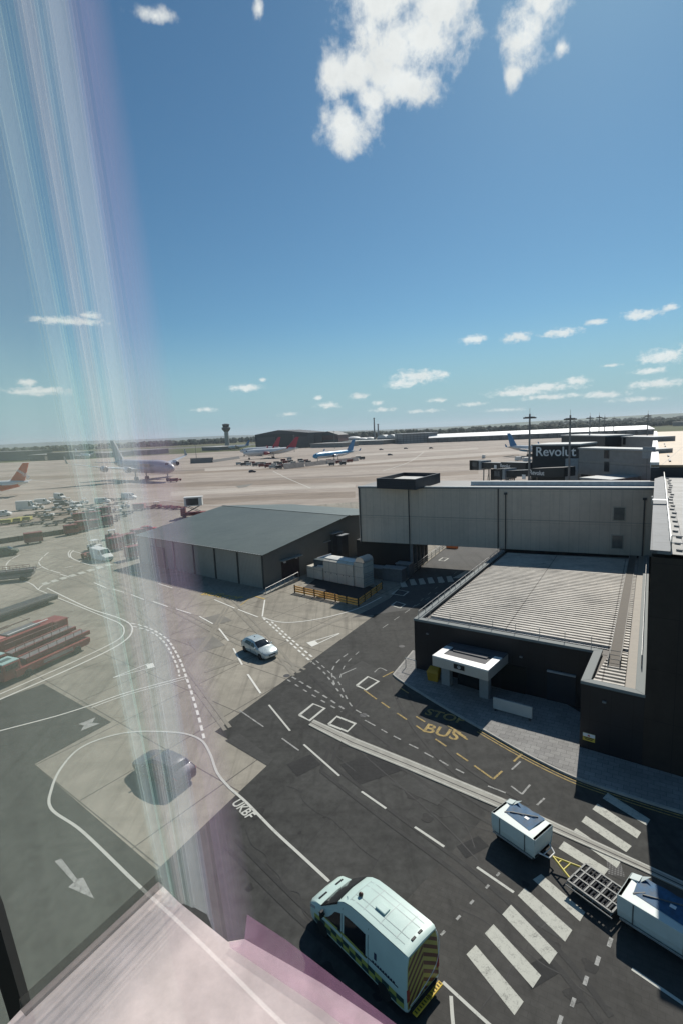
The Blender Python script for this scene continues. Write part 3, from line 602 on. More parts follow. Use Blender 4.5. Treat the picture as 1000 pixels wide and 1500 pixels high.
for q, wd_ in ((px(652, 1004, KZ) + pn * .25, .75), (px(708, 1023, KZ) + pn * .25, .75)):
    MB().box(at_z(q, (PZ - FH) / 2 + .05), (wd_, .5, PZ - FH - .11), ax=(fd, pn, ZU)).build('porch_pillar', M('pillar_metal', (.30, .30, .295), .5, .2, var=.08), annexe, world=True, bevel=.015)
ds = (fl + fr) / 2 + pn * 2.4
MB().box(at_z(ds, (PZ - FH) / 2 + .06), ((fr - fl).length - 1.9, .08, PZ - FH - .13), ax=(fd, pn, ZU)).build('glass_entrance', M('dark_glass', (.012, .014, .016), .08, var=.1, spec=.6), annexe, world=True)
s0 = hit(664, 971.5, fl - pn * .02, fd); s1 = hit(679.5, 984, fl - pn * .02, fd); sc_ = (s0 + s1) / 2; SW = (at_z(s1, 0) - at_z(s0, 0)).length; SH = abs(s0.z - s1.z) * .82
sign = MB().box(sc_ - pn * .0, (SW, .04, SH), ax=(fd, pn, ZU)).build('porch_sign', M('sign_black', (.012, .012, .013), .35), annexe, world=True)
mb = MB(); mb2 = []
for k in range(24):
    t0, t1 = 2 * PI * k / 24, 2 * PI * (k + 1) / 24; cc_ = sc_ - pn * .026
    def pt(r, t): return cc_ + fd * r * math.cos(t) + ZU * r * math.sin(t)
    mb.poly([pt(SH * .27, t0), pt(SH * .35, t0), pt(SH * .35, t1), pt(SH * .27, t1)])
tm = text_mb('a', SH * .5, sc_ - pn * .026, fd, ZU, .02, 0); mb.add(tm.v, tm.f)
mb.build('sign_emblem', M('sign_white', (.75, .75, .74), .5), annexe, world=True)
# shutter door, wall lamps, recess and sign on the black walls
q0 = hit(801, 994, A, I - A); q1 = hit(843, 1006, A, I - A); c = (q0 + q1) / 2; L = (at_z(q0, 0) - at_z(q1, 0)).length; wn_ = V((-wd.y, wd.x, 0)); wn_ = -wn_ if wn_.dot(U) > 0 else wn_
MB().box(at_z(c + wn_ * .04, 1.25), (L, .06, 2.3), ax=(wd, wn_, ZU)).build('shutter_door', grid_mat('shutter_blue', (.018, .024, .035), (.008, .01, .014), 50, .1, .012, rough=.45, var=.1, vertical=True, rot=GA), annexe, world=True)
MB().box(at_z(c + wn_ * .1, 2.48), (L, .2, .12), ax=(wd, wn_, ZU)).build('door_lintel', M('lintel_grey', (.34, .34, .34), .5), annexe, world=True, bevel=.01)
mb = MB(); q0 = hit(735, 1002, A, I - A)
MB().box(at_z(q0 + wd * .9 + wn_ * .04, 1.2), (1.9, .06, 2.2), ax=(wd, wn_, ZU)).build('recessed_door', M('black_door', (.006, .006, .007), .4), annexe, world=True)
wf = (WR - WL).normalized(); wfn = V((-wf.y, wf.x, 0)); wfn = -wfn if wfn.dot(U) > 0 else wfn
for (x, y, P, d, nn) in ((626, 928, A, wd, wn_), (763, 962, A, wd, wn_), (885, 1028, WL, wf, wfn)):
    q = hit(x, y, P, d); MB().box(q + nn * .08, (.22, .14, .12), ax=(d, nn, ZU)).build('wall_lamp', M('lamp_grey', (.2, .2, .2), .5), annexe, world=True, bevel=.02)
q0 = hit(853.5, 1073, WL, wf); q1 = hit(871, 1087.5, WL, wf); cz = (q0 + q1) / 2; sw = (at_z(q0, 0) - at_z(q1, 0)).length; sh = .52
sgn_ = MB().box(cz + wfn * .02, (sw, .03, sh), ax=(wf, wfn, ZU)).build('warning_sign', M('sign_yellow', (.62, .44, .06), .5), annexe, world=True)
MB().box(cz + wfn * .04 + ZU * sh * .27, (sw * .99, .006, sh * .44), ax=(wf, wfn, ZU)).build('sign_header', M('sign_white', (.75, .75, .74), .5), annexe, world=True)
mb = MB(); 
for k, ln in enumerate((.8, .62)):
    mb.box(cz + wfn * .04 - ZU * (sh * (.08 + .2 * k)), (sw * ln, .008, .055), ax=(wf, wfn, ZU))
mb.build('sign_text', M('sign_black', (.012,) * 3, .35), annexe, world=True)
mb = MB(); mb.prism([cz + wfn * .044 + wf * a_ + ZU * b_ for a_, b_ in ((-.09, sh * .14), (.09, sh * .14), (0, sh * .42))], wfn * .006); mb.build('sign_triangle', M('sign_red', (.5, .05, .03), .5), annexe, world=True)
# things on the pavement
lw0 = px(722, 1040, KZ); lw1 = px(779, 1056, KZ); lwd = (lw1 - lw0).normalized(); lwn = V((-lwd.y, lwd.x, 0)); lh = ztop(lw0, 722, 1022) - KZ
t = thing('low_screen_wall', 'low light grey screen wall standing on the paving right of the porch', 'wall', at_z((lw0 + lw1) / 2, KZ))
MB().box(at_z((lw0 + lw1) / 2, KZ + .1 + lh / 2), ((lw1 - lw0).length, .12, lh - .1), ax=(lwd, lwn, ZU)).build('panel', M('screen_grey', (.42, .42, .40), .55, var=.08, scale=1), t, world=True, bevel=.015)
for q in (lw0.lerp(lw1, .06), lw0.lerp(lw1, .94)): MB().box(at_z(q, KZ + .055), (.12, .2, .11), ax=(lwd, lwn, ZU)).build('foot', M('dark_steel', (.05, .05, .052), .5), t, world=True)
g = px(635, 996, KZ); t = thing('grit_bin', 'mustard yellow grit bin beside the left pillar of the porch', 'bin', g, -GA)
mb = MB(); mb.loft([[V((-.42, -.32, 0)), V((.42, -.32, 0)), V((.42, .32, 0)), V((-.42, .32, 0))], [V((-.5, -.4, .75)), V((.5, -.4, .75)), V((.5, .4, .75)), V((-.5, .4, .75))]]); mb.build('body', M('grit_yellow', (.42, .23, .02), .55, var=.12), t, bevel=.04)
mb = MB(); mb.loft([[V((-.55, -.45, .76)), V((.55, -.45, .76)), V((.55, .45, .76)), V((-.55, .45, .76))], [V((-.4, -.3, .95)), V((.4, -.3, .95)), V((.4, .25, 1.12)), V((-.4, .25, 1.12))]]); mb.build('lid', M('grit_yellow', (.42, .23, .02), .55), t, bevel=.05)
t = thing('hoop_barrier', 'thin steel hoop barrier on the paving corner left of the annexe', 'barrier', px(597, 974, KZ))
a, b = px(594, 978, KZ), px(609, 983, KZ); mb = MB(); mb.tube(a, at_z(a, 1.05), .035); mb.tube(at_z(a, 1.05), at_z(b, 1.05), .035); mb.tube(at_z(b, 1.05), b, .035); mb.build('hoop', steel, t, world=True)

# ------------------------------------------------------------------ tall block at the right edge
TZ = 13.55
tower = thing('terminal_block', 'tall black terminal block at the right edge with pale roof deck and low rail', 'building', at_z(WR, 0))
T0 = WR + wf * .0; tb = px(959.5, 701, TZ); tl = (at_z(tb, 0) - at_z(T0, 0)).length; tdir = (at_z(tb, 0) - at_z(T0, 0)).normalized(); 
foot_t = [T0, T0 + wf * 34, T0 + wf * 34 + tdir * tl, T0 + tdir * tl]
tow_clad = grid_mat('block_cladding', (.034, .026, .022), (.012, .011, .010), 1.5, 3.2, .015, rough=.5, var=.3, scale=.25, rot=GA, vertical=True, fine=.15, spec=.3)
MB().prism([at_z(p, -.1) for p in foot_t], (0, 0, TZ - .3)).build('wall', tow_clad, tower, world=True)
tn = V((tdir.y, -tdir.x, 0))
deck = grid_mat('roof_deck', (.34, .33, .30), (.2, .19, .18), 1.6, 1.6, .03, rough=.7, var=.1, scale=.3, rot=GA, col2=(.43, .42, .39))
e0, e1 = px(982, 803, TZ), px(972, 697, TZ); r0 = cross(T0, wf, e0, (e1 - e0).normalized())
mb = MB(); mb.prism([at_z(T0 - tn * .08, TZ - .2), at_z(r0, TZ - .2), at_z(e1, TZ - .2), at_z(tb - tn * .08, TZ - .2)], (0, 0, .2)); mb.build('roof_edge_panel', grid_mat('edge_panels', (.17, .18, .185), (.10, .10, .10), 30, 2.2, .03, rough=.65, var=.12, scale=.3, rot=GA, metal=0), tower, world=True)
mb = MB(); mb.poly([at_z(p, TZ - .15) for p in (r0, foot_t[1], foot_t[2], e1)]); mb.build('roof_deck', deck, tower, world=True)
mb = MB(); hd = (at_z(e1, 0) - at_z(r0, 0)); n_ = 14; pass
for k in range(n_ + 1):
    q = r0 + hd * (k / n_); mb.tube(at_z(q, TZ - .1), at_z(q, TZ + .5), .03)
mb.bar(at_z(r0, TZ + .5), at_z(e1, TZ + .5), .07); q1 = r0 + wf * 8
for h in (.5, .9): mb.tube(at_z(r0, TZ + h - .0), at_z(q1, TZ + h), .03)
for k in range(5): mb.tube(at_z(r0 + wf * 2 * k, TZ - .1), at_z(r0 + wf * 2 * k, TZ + .9), .03)
mb.build('roof_rail', steel, tower, world=True)
mb = MB()
for k in range(22):
    q = r0 + hd * (.02 + .044 * k) + wf * random.uniform(.35, .6); mb.box(at_z(q, TZ - .08), (.16, .3, .1), rz=GA)
mb.build('ballast_block', M('ballast', (.3, .29, .27), .8, var=.3, scale=3), tower, world=True, kind='stuff')
t = thing('access_hatch', 'small steel step-over frame on the pale roof edge of the tall black block', 'step frame', at_z(px(966, 739, TZ), TZ))
q = px(966, 739, TZ); mb = MB()
for s_ in (-.6, .6):
    mb.tube(at_z(q + wf * s_, TZ), at_z(q + wf * s_, TZ + .6), .03); mb.tube(at_z(q + wf * s_ + tdir * .8, TZ), at_z(q + wf * s_ + tdir * .8, TZ + .6), .03); mb.tube(at_z(q + wf * s_, TZ + .6), at_z(q + wf * s_ + tdir * .8, TZ + .6), .03)
mb.box(at_z(q + tdir * .4, TZ + .35), (1.2, .8, .04), rz=-GA); mb.build('frame', steel, t, world=True)
# long terminal hall behind it, its roof bright in the sun
GZ = 14.9
g0, g1, g2, g3 = px(969, 681, GZ), px(1060, 672, GZ), px(1060, 625, GZ), px(963, 632.5, GZ)
hall = thing('terminal_hall', 'long terminal hall with shiny pale roof catching the sun, behind the tall black block', 'building', at_z(g0, 0))
hd = (at_z(g3, 0) - at_z(g0, 0)); gw = hd.normalized(); hp = [g0 - wf * 1.2, g0 + wf * 60, g0 + wf * 60 + hd, g0 - wf * 1.2 + hd]
MB().prism([at_z(p, 0) for p in hp], (0, 0, GZ - .35)).build('wall', M('navy_cladding', (.014, .019, .026), .5, var=.15), hall, world=True)
gold = grid_mat('hall_roof_metal', (.42, .31, .185), (.22, .165, .105), 60, 3.2, .06, rough=.42, var=.12, scale=.15, rot=-math.atan2(wf.y, wf.x), col2=(.38, .285, .175), metal=.1)
mb = MB(); mb.prism([at_z(p, GZ - .3) for p in hp], (0, 0, .3)); mb.build('roof', gold, hall, world=True)
mb = MB(); mb.prism([at_z(p, GZ - .35) for p in (hp[0] - wf * .1, hp[0] + wf * .9, hp[3] + wf * .9, hp[3] - wf * .1)], (0, 0, .7)); mb.build('gutter', M('gutter_metal', (.5, .51, .51), .4, .3), hall, world=True)
for k in range(6):
    q = hp[0].lerp(hp[3], .03 + .06 * k) + wf * (2.2); MB().bar(at_z(q, GZ + .08), at_z(q + gw * 3, GZ + .1), .25, .2).build('roof_vent', M('lamp_grey', (.2, .2, .2), .5), hall, world=True)

# ------------------------------------------------------------------ grey link building over the lane
LZ = (ztop(BP0, 520, 712) + ztop(BP1, 737, 716)) / 2; LB = 4.5
LE = cross(BP0, BD, T0, tdir) + BD * 4
link = thing('link_building', 'raised two storey grey panelled link building crossing over the lane', 'building', at_z(BP0, 0))
panel = grid_mat('grey_wall_panels', (.57, .485, .40), (.36, .31, .26), 1.15, 4.1, .018, rough=.5, var=.07, scale=.2, rot=-math.atan2(BD.y, BD.x), col2=(.535, .455, .375), vertical=True, fine=.06, spec=.4, stain=[((1.6, 1.6, .1), 0, .16), ((.25, .25, .3), 0, .14)])
S = BP0 + BD * 0; D8 = BN * 9
MB().prism([at_z(p, LB) for p in (S, LE, LE + D8, S + D8)], (0, 0, LZ - LB - .2)).build('wall', panel, link, world=True)
mb = MB(); mb.prism([at_z(p, LZ - .2) for p in (S - BN * .06 - BD * .06, LE - BN * .06, LE + D8 + BN * .06, S + D8 + BN * .06 - BD * .06)], (0, 0, .2)); mb.build('roof', M('link_roof', (.2, .2, .195), .6, var=.15, scale=.3), link, world=True)
mb = MB(); mb.prism([at_z(p, LZ) for p in (S - BN * .08, LE - BN * .08, LE + BN * .3, S + BN * .3)], (0, 0, .14)); mb.build('coping', M('white_coping', (.62, .63, .62), .45, .2, var=.05), link, world=True)
mb = MB(); mb.prism([at_z(p, LZ + .01) for p in (S + BD * 16 + BN * 2.6, LE + BN * 2.6, LE + BN * 2.9, S + BD * 16 + BN * 2.9)], (0, 0, .55)); mb.build('roof_upstand', M('white_upstand', (.6, .61, .6), .5), link, world=True)
frame_m = M('window_frame_grey', (.36, .34, .3), .5, .2)
for (x0, y0, x1, y1) in ((899, 742.5, 914, 763), (896.5, 783.5, 911, 804.5)):
    a = hit(x0, y0, S - BN * .03, BD); b = hit(x1, y1, S - BN * .03, BD); c = (a + b) / 2; w_ = (at_z(a, 0) - at_z(b, 0)).length; h_ = abs(a.z - b.z) * .9
    f_ = MB().box(c, (w_ + .25, .06, h_ + .25), ax=(BD, BN, ZU)).build('window', frame_m, link, world=True)
    o = MB().box(V(c) - BN * .035 - V(link['_at']), (w_, .03, h_), ax=(BD, BN, ZU)).build('pane', M('grey_glass', (.12, .13, .125), .15, spec=.6), f_)
for (xt, yt, xb, yb) in ((525.5, 714.5, 529, 794), (597.5, 716, 600.5, 800), (729, 716, 729.5, 803), (740, 723, 740.5, 803), (944, 731, 940, 815)):
    a = hit(xt, yt, S - BN * .12, BD); b = at_z(a, LB); MB().tube(a, b, .07).build('downpipe', M('pipe_grey', (.045, .047, .05), .5), link, world=True)
    if xt > 730: MB().box(a, (.4, .22, .28), ax=(BD, BN, ZU)).build('hopper', M('pipe_grey', (.045,) * 3), link, world=True)
mb = MB(); a = hit(740, 768, S - BN * .02, BD)
mb.box(at_z((S + LE) / 2 - BN * .02, (LZ + LB) / 2 - .1), ((LE - S).length, .05, .07), ax=(BD, BN, ZU)); mb.build('storey_joint', M('joint_grey', (.31, .29, .26), .5), link, world=True)
# walls and piers under it
lane_l = cross(BP0, BD, px(608, 839), (px(654, 801) - px(608, 839)).normalized()); lane_r = cross(BP0, BD, A, ud)
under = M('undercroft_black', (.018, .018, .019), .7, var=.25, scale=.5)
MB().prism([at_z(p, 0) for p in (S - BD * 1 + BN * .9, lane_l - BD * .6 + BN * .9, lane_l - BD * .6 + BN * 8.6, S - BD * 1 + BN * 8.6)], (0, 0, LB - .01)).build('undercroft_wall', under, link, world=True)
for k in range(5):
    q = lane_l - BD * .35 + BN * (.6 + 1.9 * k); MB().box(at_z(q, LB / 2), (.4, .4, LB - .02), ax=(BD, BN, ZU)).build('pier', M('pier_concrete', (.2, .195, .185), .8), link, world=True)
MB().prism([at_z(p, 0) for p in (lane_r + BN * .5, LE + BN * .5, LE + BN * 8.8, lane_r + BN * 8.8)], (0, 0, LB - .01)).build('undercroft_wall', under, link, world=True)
# plant enclosure on its roof
EZ = LZ + 1.45
c4 = [px(550.7, 700.5, EZ), px(608, 702, EZ), px(644, 692.7, EZ), px(592, 692, EZ)]
enc = thing('roof_plant_screen', 'dark navy open-topped plant screen standing on the grey link building roof', 'plant screen', at_z(c4[0], LZ))
c4[3] = c4[0] + c4[2] - c4[1]
navy = grid_mat('navy_louvre', (.02, .026, .036), (.012, .015, .02), .8, .25, .02, rough=.5, var=.1, vertical=True, rot=0)
mb = MB()
ci = [at_z(p, 0) for p in inset(c4, .25 if sum(c4[i - 1].x * c4[i].y - c4[i].x * c4[i - 1].y for i in range(4)) > 0 else -.25)]
for i in range(4): mb.prism([at_z(q, LZ) for q in (c4[i], c4[(i + 1) % 4], ci[(i + 1) % 4], ci[i])], (0, 0, EZ - LZ))
mb.build('screen', navy, enc, world=True)
MB().prism([at_z(p, LZ + .02) for p in ci], (0, 0, .9)).build('plant_deck', M('plant_deck', (.5, .5, .47), .7, var=.15), enc, world=True)

# ------------------------------------------------------------------ shed
SC_ = px(388, 863, 0); SL = px(206, 824, 0); se = (SL - SC_).normalized(); sn = V((se.y, -se.x, 0)); sn = -sn if sn.y < 0 else sn
EV = ztop(SC_, 388, 813); R1 = hit(508, 756, SC_, sn); half = (at_z(R1, 0) - SC_).length; RZ_ = R1.z; SLn = (SL - SC_).length
shed = thing('storage_shed', 'wide grey-green metal shed with shallow pitched roof beside the apron', 'shed', SC_)
sw_m = grid_mat('shed_cladding', (.31, .29, .25), (.18, .17, .15), .3, 50, .02, rough=.5, var=.12, scale=.3, rot=-math.atan2(se.y, se.x), vertical=True, fine=.06)
sroof = grid_mat('shed_roof_sheet', (.115, .13, .108), (.095, .105, .09), .5, 60, .035, rough=.42, var=.12, scale=.15, rot=-math.atan2(se.y, se.x), col2=(.122, .137, .114), fine=.08, spec=.4, stain=[((.25, 1.2, 1), -.6, .22)])
b0, b1 = SC_, SC_ + sn * half * 2
mb = MB(); gb = [at_z(b0, 0), at_z(b1, 0), at_z(b1, EV), at_z(b0 + sn * half, RZ_), at_z(b0, EV)]; mb.prism(gb, se * SLn); mb.build('wall', sw_m, shed, world=True)
ov = .35; sl_ = (RZ_ - EV) / half
for s_ in (0, 1):
    e_ = (b0 - sn * ov if s_ == 0 else b1 + sn * ov); ez = EV - sl_ * ov; r_ = b0 + sn * half
    p4 = [at_z(e_ - se * ov, ez + .03), at_z(r_ - se * ov, RZ_ + .03), at_z(r_ + se * (SLn + ov), RZ_ + .03), at_z(e_ + se * (SLn + ov), ez + .03)]
    MB().prism(p4, (0, 0, .1)).build('roof', sroof, shed, world=True)
MB().bar(at_z(b0 + sn * half - se * ov, RZ_ + .14), at_z(b0 + sn * half + se * (SLn + ov), RZ_ + .14), .45, .06).build('ridge_cap', M('ridge_metal', (.2, .22, .2), .45, .2), shed, world=True)
mb = MB(); n_ = int(SLn / .5)
for k in range(n_): q = b0 - sn * (ov + .02) + se * (.25 + k * .5); mb.box(at_z(q, EV - sl_ * ov + .15), (.22, .25, .05), ax=(se, sn, ZU))
mb.build('eave_closer', M('eave_light', (.3, .31, .29), .5), shed, world=True, kind='stuff')
for k in range(7):
    q = SC_ + se * (.1 + (SLn - .2) * k / 6) - sn * .06; MB().box(at_z(q, EV / 2), (.22, .14, EV - .1), ax=(se, sn, ZU)).build('post', M('post_dark', (.04, .042, .04), .5), shed, world=True)
d0 = hit(413, 835, SC_ - se * .04, sn); d1 = hit(438, 822, SC_ - se * .04, sn)
dc = (at_z(d0, 0) + at_z(d1, 0)) / 2; dw = (at_z(d0, 0) - at_z(d1, 0)).length
fr_ = MB().box(at_z(dc, 1.55), (dw, .1, 3.1), ax=(sn, se, ZU)).build('doorway', M('door_brown', (.045, .03, .03), .6, var=.4, scale=2), shed, world=True)
MB().box(at_z(dc - se * .3, 3.25), (dw + .6, .7, .08), ax=(sn, se, ZU)).build('door_hood', M('eave_light', (.3, .31, .29), .5), shed, world=True)
for x, y in ((417, 823.5), (434, 817)):
    q = hit(x, y, SC_ - se * .15, sn); MB().box(q, (.35, .25, .2), ax=(sn, se, ZU)).build('flood_lamp', M('lamp_white', (.6, .6, .58), .5), shed, world=True)
d0 = SC_ + se * SLn * .82 - sn * .05
MB().box(at_z(d0, 1.7), (4.2, .1, 3.4), ax=(se, sn, ZU)).build('sliding_door', M('door_purple_grey', (.1, .085, .1), .5), shed, world=True)
st0, st1 = px(390, 871), px(438, 851); sd_ = (st1 - st0).normalized(); sv = V((-sd_.y, sd_.x, 0))
t = thing('loading_ramp', 'low pale concrete loading ramp with a rail at the foot of the shed gable', 'ramp', st0)
mb = MB(); L = (st1 - st0).length; mb.prism([st0, st1, at_z(st1, .55), at_z(st0, .08)], sv * 1.3); mb.build('slab', M('pale_concrete', (.32, .31, .27), .85), t, world=True)
mb = MB(); 
for k in range(8): q = st0 + sd_ * (L * k / 7.) + sv * .05; z0 = .08 + .47 * k / 7; mb.tube(at_z(q, z0), at_z(q, z0 + .75), .03)
mb.tube(at_z(st0 + sv * .05, .83), at_z(st1 + sv * .05, 1.3), .03); mb.build('rail', steel, t, world=True)

# ------------------------------------------------------------------ plant compound beside the shed
L0, L1 = px(449.5, 846), px(533, 863); pe = (L1 - L0).normalized(); pn_ = V((-pe.y, pe.x, 0)); PL = (L1 - L0).length
ahu = thing('air_handling_unit', 'large cream panelled air handling unit with round exhaust cowl behind the orange barrier', 'plant unit', L0, math.atan2(pe.y, pe.x))
cream = grid_mat('plant_panel', (.58, .55, .47), (.2, .195, .175), 1.5, 1.45, .025, rough=.5, var=.14, scale=.7, vertical=True, col2=(.54, .51, .435), fine=.08)
mh = ztop(L1 - pe * 1.6, 515, 826)
MB().box((PL * .155, 1.25, .95), (PL * .29, 2.5, 1.7)).build('lower_housing', cream, ahu)
mb = MB(); x0, x1 = PL * .32, PL * .83; mb.prism([V((x0, 0, .1)), V((x0, 2.7, .1)), V((x0, 2.7, mh - .25)), V((x0, 2.1, mh)), V((x0, .6, mh)), V((x0, 0, mh - .25))], (x1 - x0, 0, 0)); mb.build('main_housing', cream, ahu, bevel=.03)
mb = MB(); mb.prism([V((x0 - .08, .45, mh + .01)), V((x0 - .08, 2.3, mh + .01)), V((x0 - .08, 1.4, mh + .12))], (x1 - x0 + .2, 0, 0)); mb.build('housing_roof', M('plant_roof', (.62, .62, .58), .45, .1), ahu)
MB().box((PL * .915, 1.2, mh / 2 + .15), (PL * .15, 2.3, mh + .1)).build('fan_section', cream, ahu, bevel=.03)
mb = MB(); cz = mh + .35; prof = [V((PL * .845, .15, cz - .1))] + [V((PL * .93 + .72 * math.cos(a), .15, cz + .62 * math.sin(a))) for a in [PI - k * PI / 9 for k in range(10)]] + [V((PL * .93 + .72, .15, cz - .1))]
mb.prism(prof, (0, 2.1, 0)); mb.build('exhaust_cowl', M('cowl_metal', (.6, .61, .59), .3, .5, var=.05), ahu, smooth=40)
mb = MB()
for k in range(6): mb.box((PL * .995, 1.2, .5 + .3 * k), (.14, 1.9, .08))
mb.build('louvre', M('louvre_grey', (.42, .43, .42), .4, .3), ahu)
MB().box((PL * .22, 1.6, 2.3), (PL * .24, 2.2, 1.0)).build('duct', M('duct_blue_grey', (.08, .11, .12), .45, .2), ahu, bevel=.03)
mb = MB(); mb.tube((PL * .2, .3, 1.9), (PL * .34, .3, 2.0), .25); mb.tube((PL * .1, 1.4, 2.5), (PL * .24, 2.9, 3.0), .35); mb.build('pipe', M('cowl_metal', (.6, .61, .59), .3, .5), ahu, smooth=40)
mb = MB()
for k in range(5): mb.box((PL * (.36 + .1 * k), -.03, 1.35), (.07, .05, .12))
mb.build('door_latch', M('latch_black', (.02,) * 3, .4), ahu, kind='stuff')
for (x, y, wx, wy, hh, mm, lab) in ((474, 815, 2.2, 2.0, 3.9, 'dark', 'dark grey plant cabinet with pale lid, left of the taller cabinet behind the cream unit'), (488, 812, 2.2, 2.2, 5.0, 'dark', 'tallest dark plant cabinet with pale lid behind the cream unit'), (501, 812, 1.6, 1.6, 4.6, 'dark', 'slim dark round-topped flue cabinet nearest the grey link building')):
    p = px(x, y + 22); p = at_z(p + V((0, 4, 0)), 0); t = thing('plant_cabinet', lab, 'cabinet', p, math.atan2(pe.y, pe.x))
    MB().box((0, 0, hh / 2), (wx, wy, hh)).build('body', M('cabinet_dark', (.045, .05, .055), .5), t, bevel=.03); MB().box((0, 0, hh + .06), (wx + .3, wy + .3, .12)).build('lid', M('cabinet_lid', (.3, .32, .33), .45, .2), t)
orange = M('orange_board', (.9, .42, .10), .6, var=.18, scale=2); blk = M('post_black', (.015, .015, .015), .6)
def barrier(label, pts, n, hz=1.05, mat=None):
    t = thing('barrier_fence', label, 'barrier', pts[0])
    for (a, b, m_) in zip(pts, pts[1:], n):
        d = (b - a).normalized(); nn = V((-d.y, d.x, 0))
        for k in range(m_ + 1): MB().box(at_z(a.lerp(b, k / m_), hz / 2), (.13, .13, hz), ax=(d, nn, ZU)).build('post', blk, t, world=True)
        for k in range(m_):
            p, q = a.lerp(b, k / m_) + d * .07, a.lerp(b, (k + 1) / m_) - d * .07
            mb = MB()
            for z in (.22, .53, .84): mb.bar(at_z(p, z), at_z(q, z), .05, .2)
            mb.build('boards', mat or orange, t, world=True)
    return t
barrier('low orange board barrier with black posts wrapping round the plant compound', [px(432, 868), px(524.5, 888.5), px(559, 863)], (6, 4))
barrier('short orange board barrier beside the shaded lane', [px(579, 851), px(604, 838)], (3,))
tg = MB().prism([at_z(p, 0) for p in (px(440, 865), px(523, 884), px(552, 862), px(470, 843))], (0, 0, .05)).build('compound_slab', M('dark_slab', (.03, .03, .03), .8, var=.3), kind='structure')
a, b = px(606, 838), px(653, 802); t = thing('lane_railing', 'grey steel railing along the left side of the lane under the link building', 'railing', a)
mb = MB(); d = (b - a)
for k in range(9): mb.tube(at_z(a + d * (k / 8), 0), at_z(a + d * (k / 8), 1.1), .04)
mb.build('post_row', steel, t, world=True, kind='stuff')
mb = MB()
for z in (.4, .75, 1.1): mb.bar(at_z(a, z), at_z(b, z), .06)
mb.build('rails', steel, t, world=True)
t = thing('traffic_barrier_block', 'small orange and white barrier block at the top of the lane', 'barrier', px(662, 803), -.5)
MB().box((0, 0, .3), (2.0, .5, .6)).build('body', M('block_orange', (.5, .16, .05), .6), t, bevel=.06); MB().box((0, 0, .64), (1.5, .52, .18)).build('stripe', M('sign_white', (.75,) * 3), t)
# low roof units and cabinets in the shade between shed and lane
for (x, y, wx, hh, lab) in ((577, 838, 3.0, 1.8, 'grey plant cabinet in the shade behind the orange barrier'), (556, 834, 3.4, 1.5, 'low dark plant box in the shade between cream unit and lane'), (592, 832, 2.0, 1.9, 'grey equipment cabinet in the shade nearest the lane railing')):
    t = thing('equipment_cabinet', lab, 'cabinet', px(x, y + 12), -GA); MB().box((0, 0, hh / 2), (wx, 1.4, hh)).build('body', M('cabinet_grey', (.13, .14, .145), .5), t, bevel=.03); MB().box((0, 0, hh + .05), (wx + .15, 1.55, .1)).build('lid', M('cabinet_lid', (.3, .32, .33)), t)
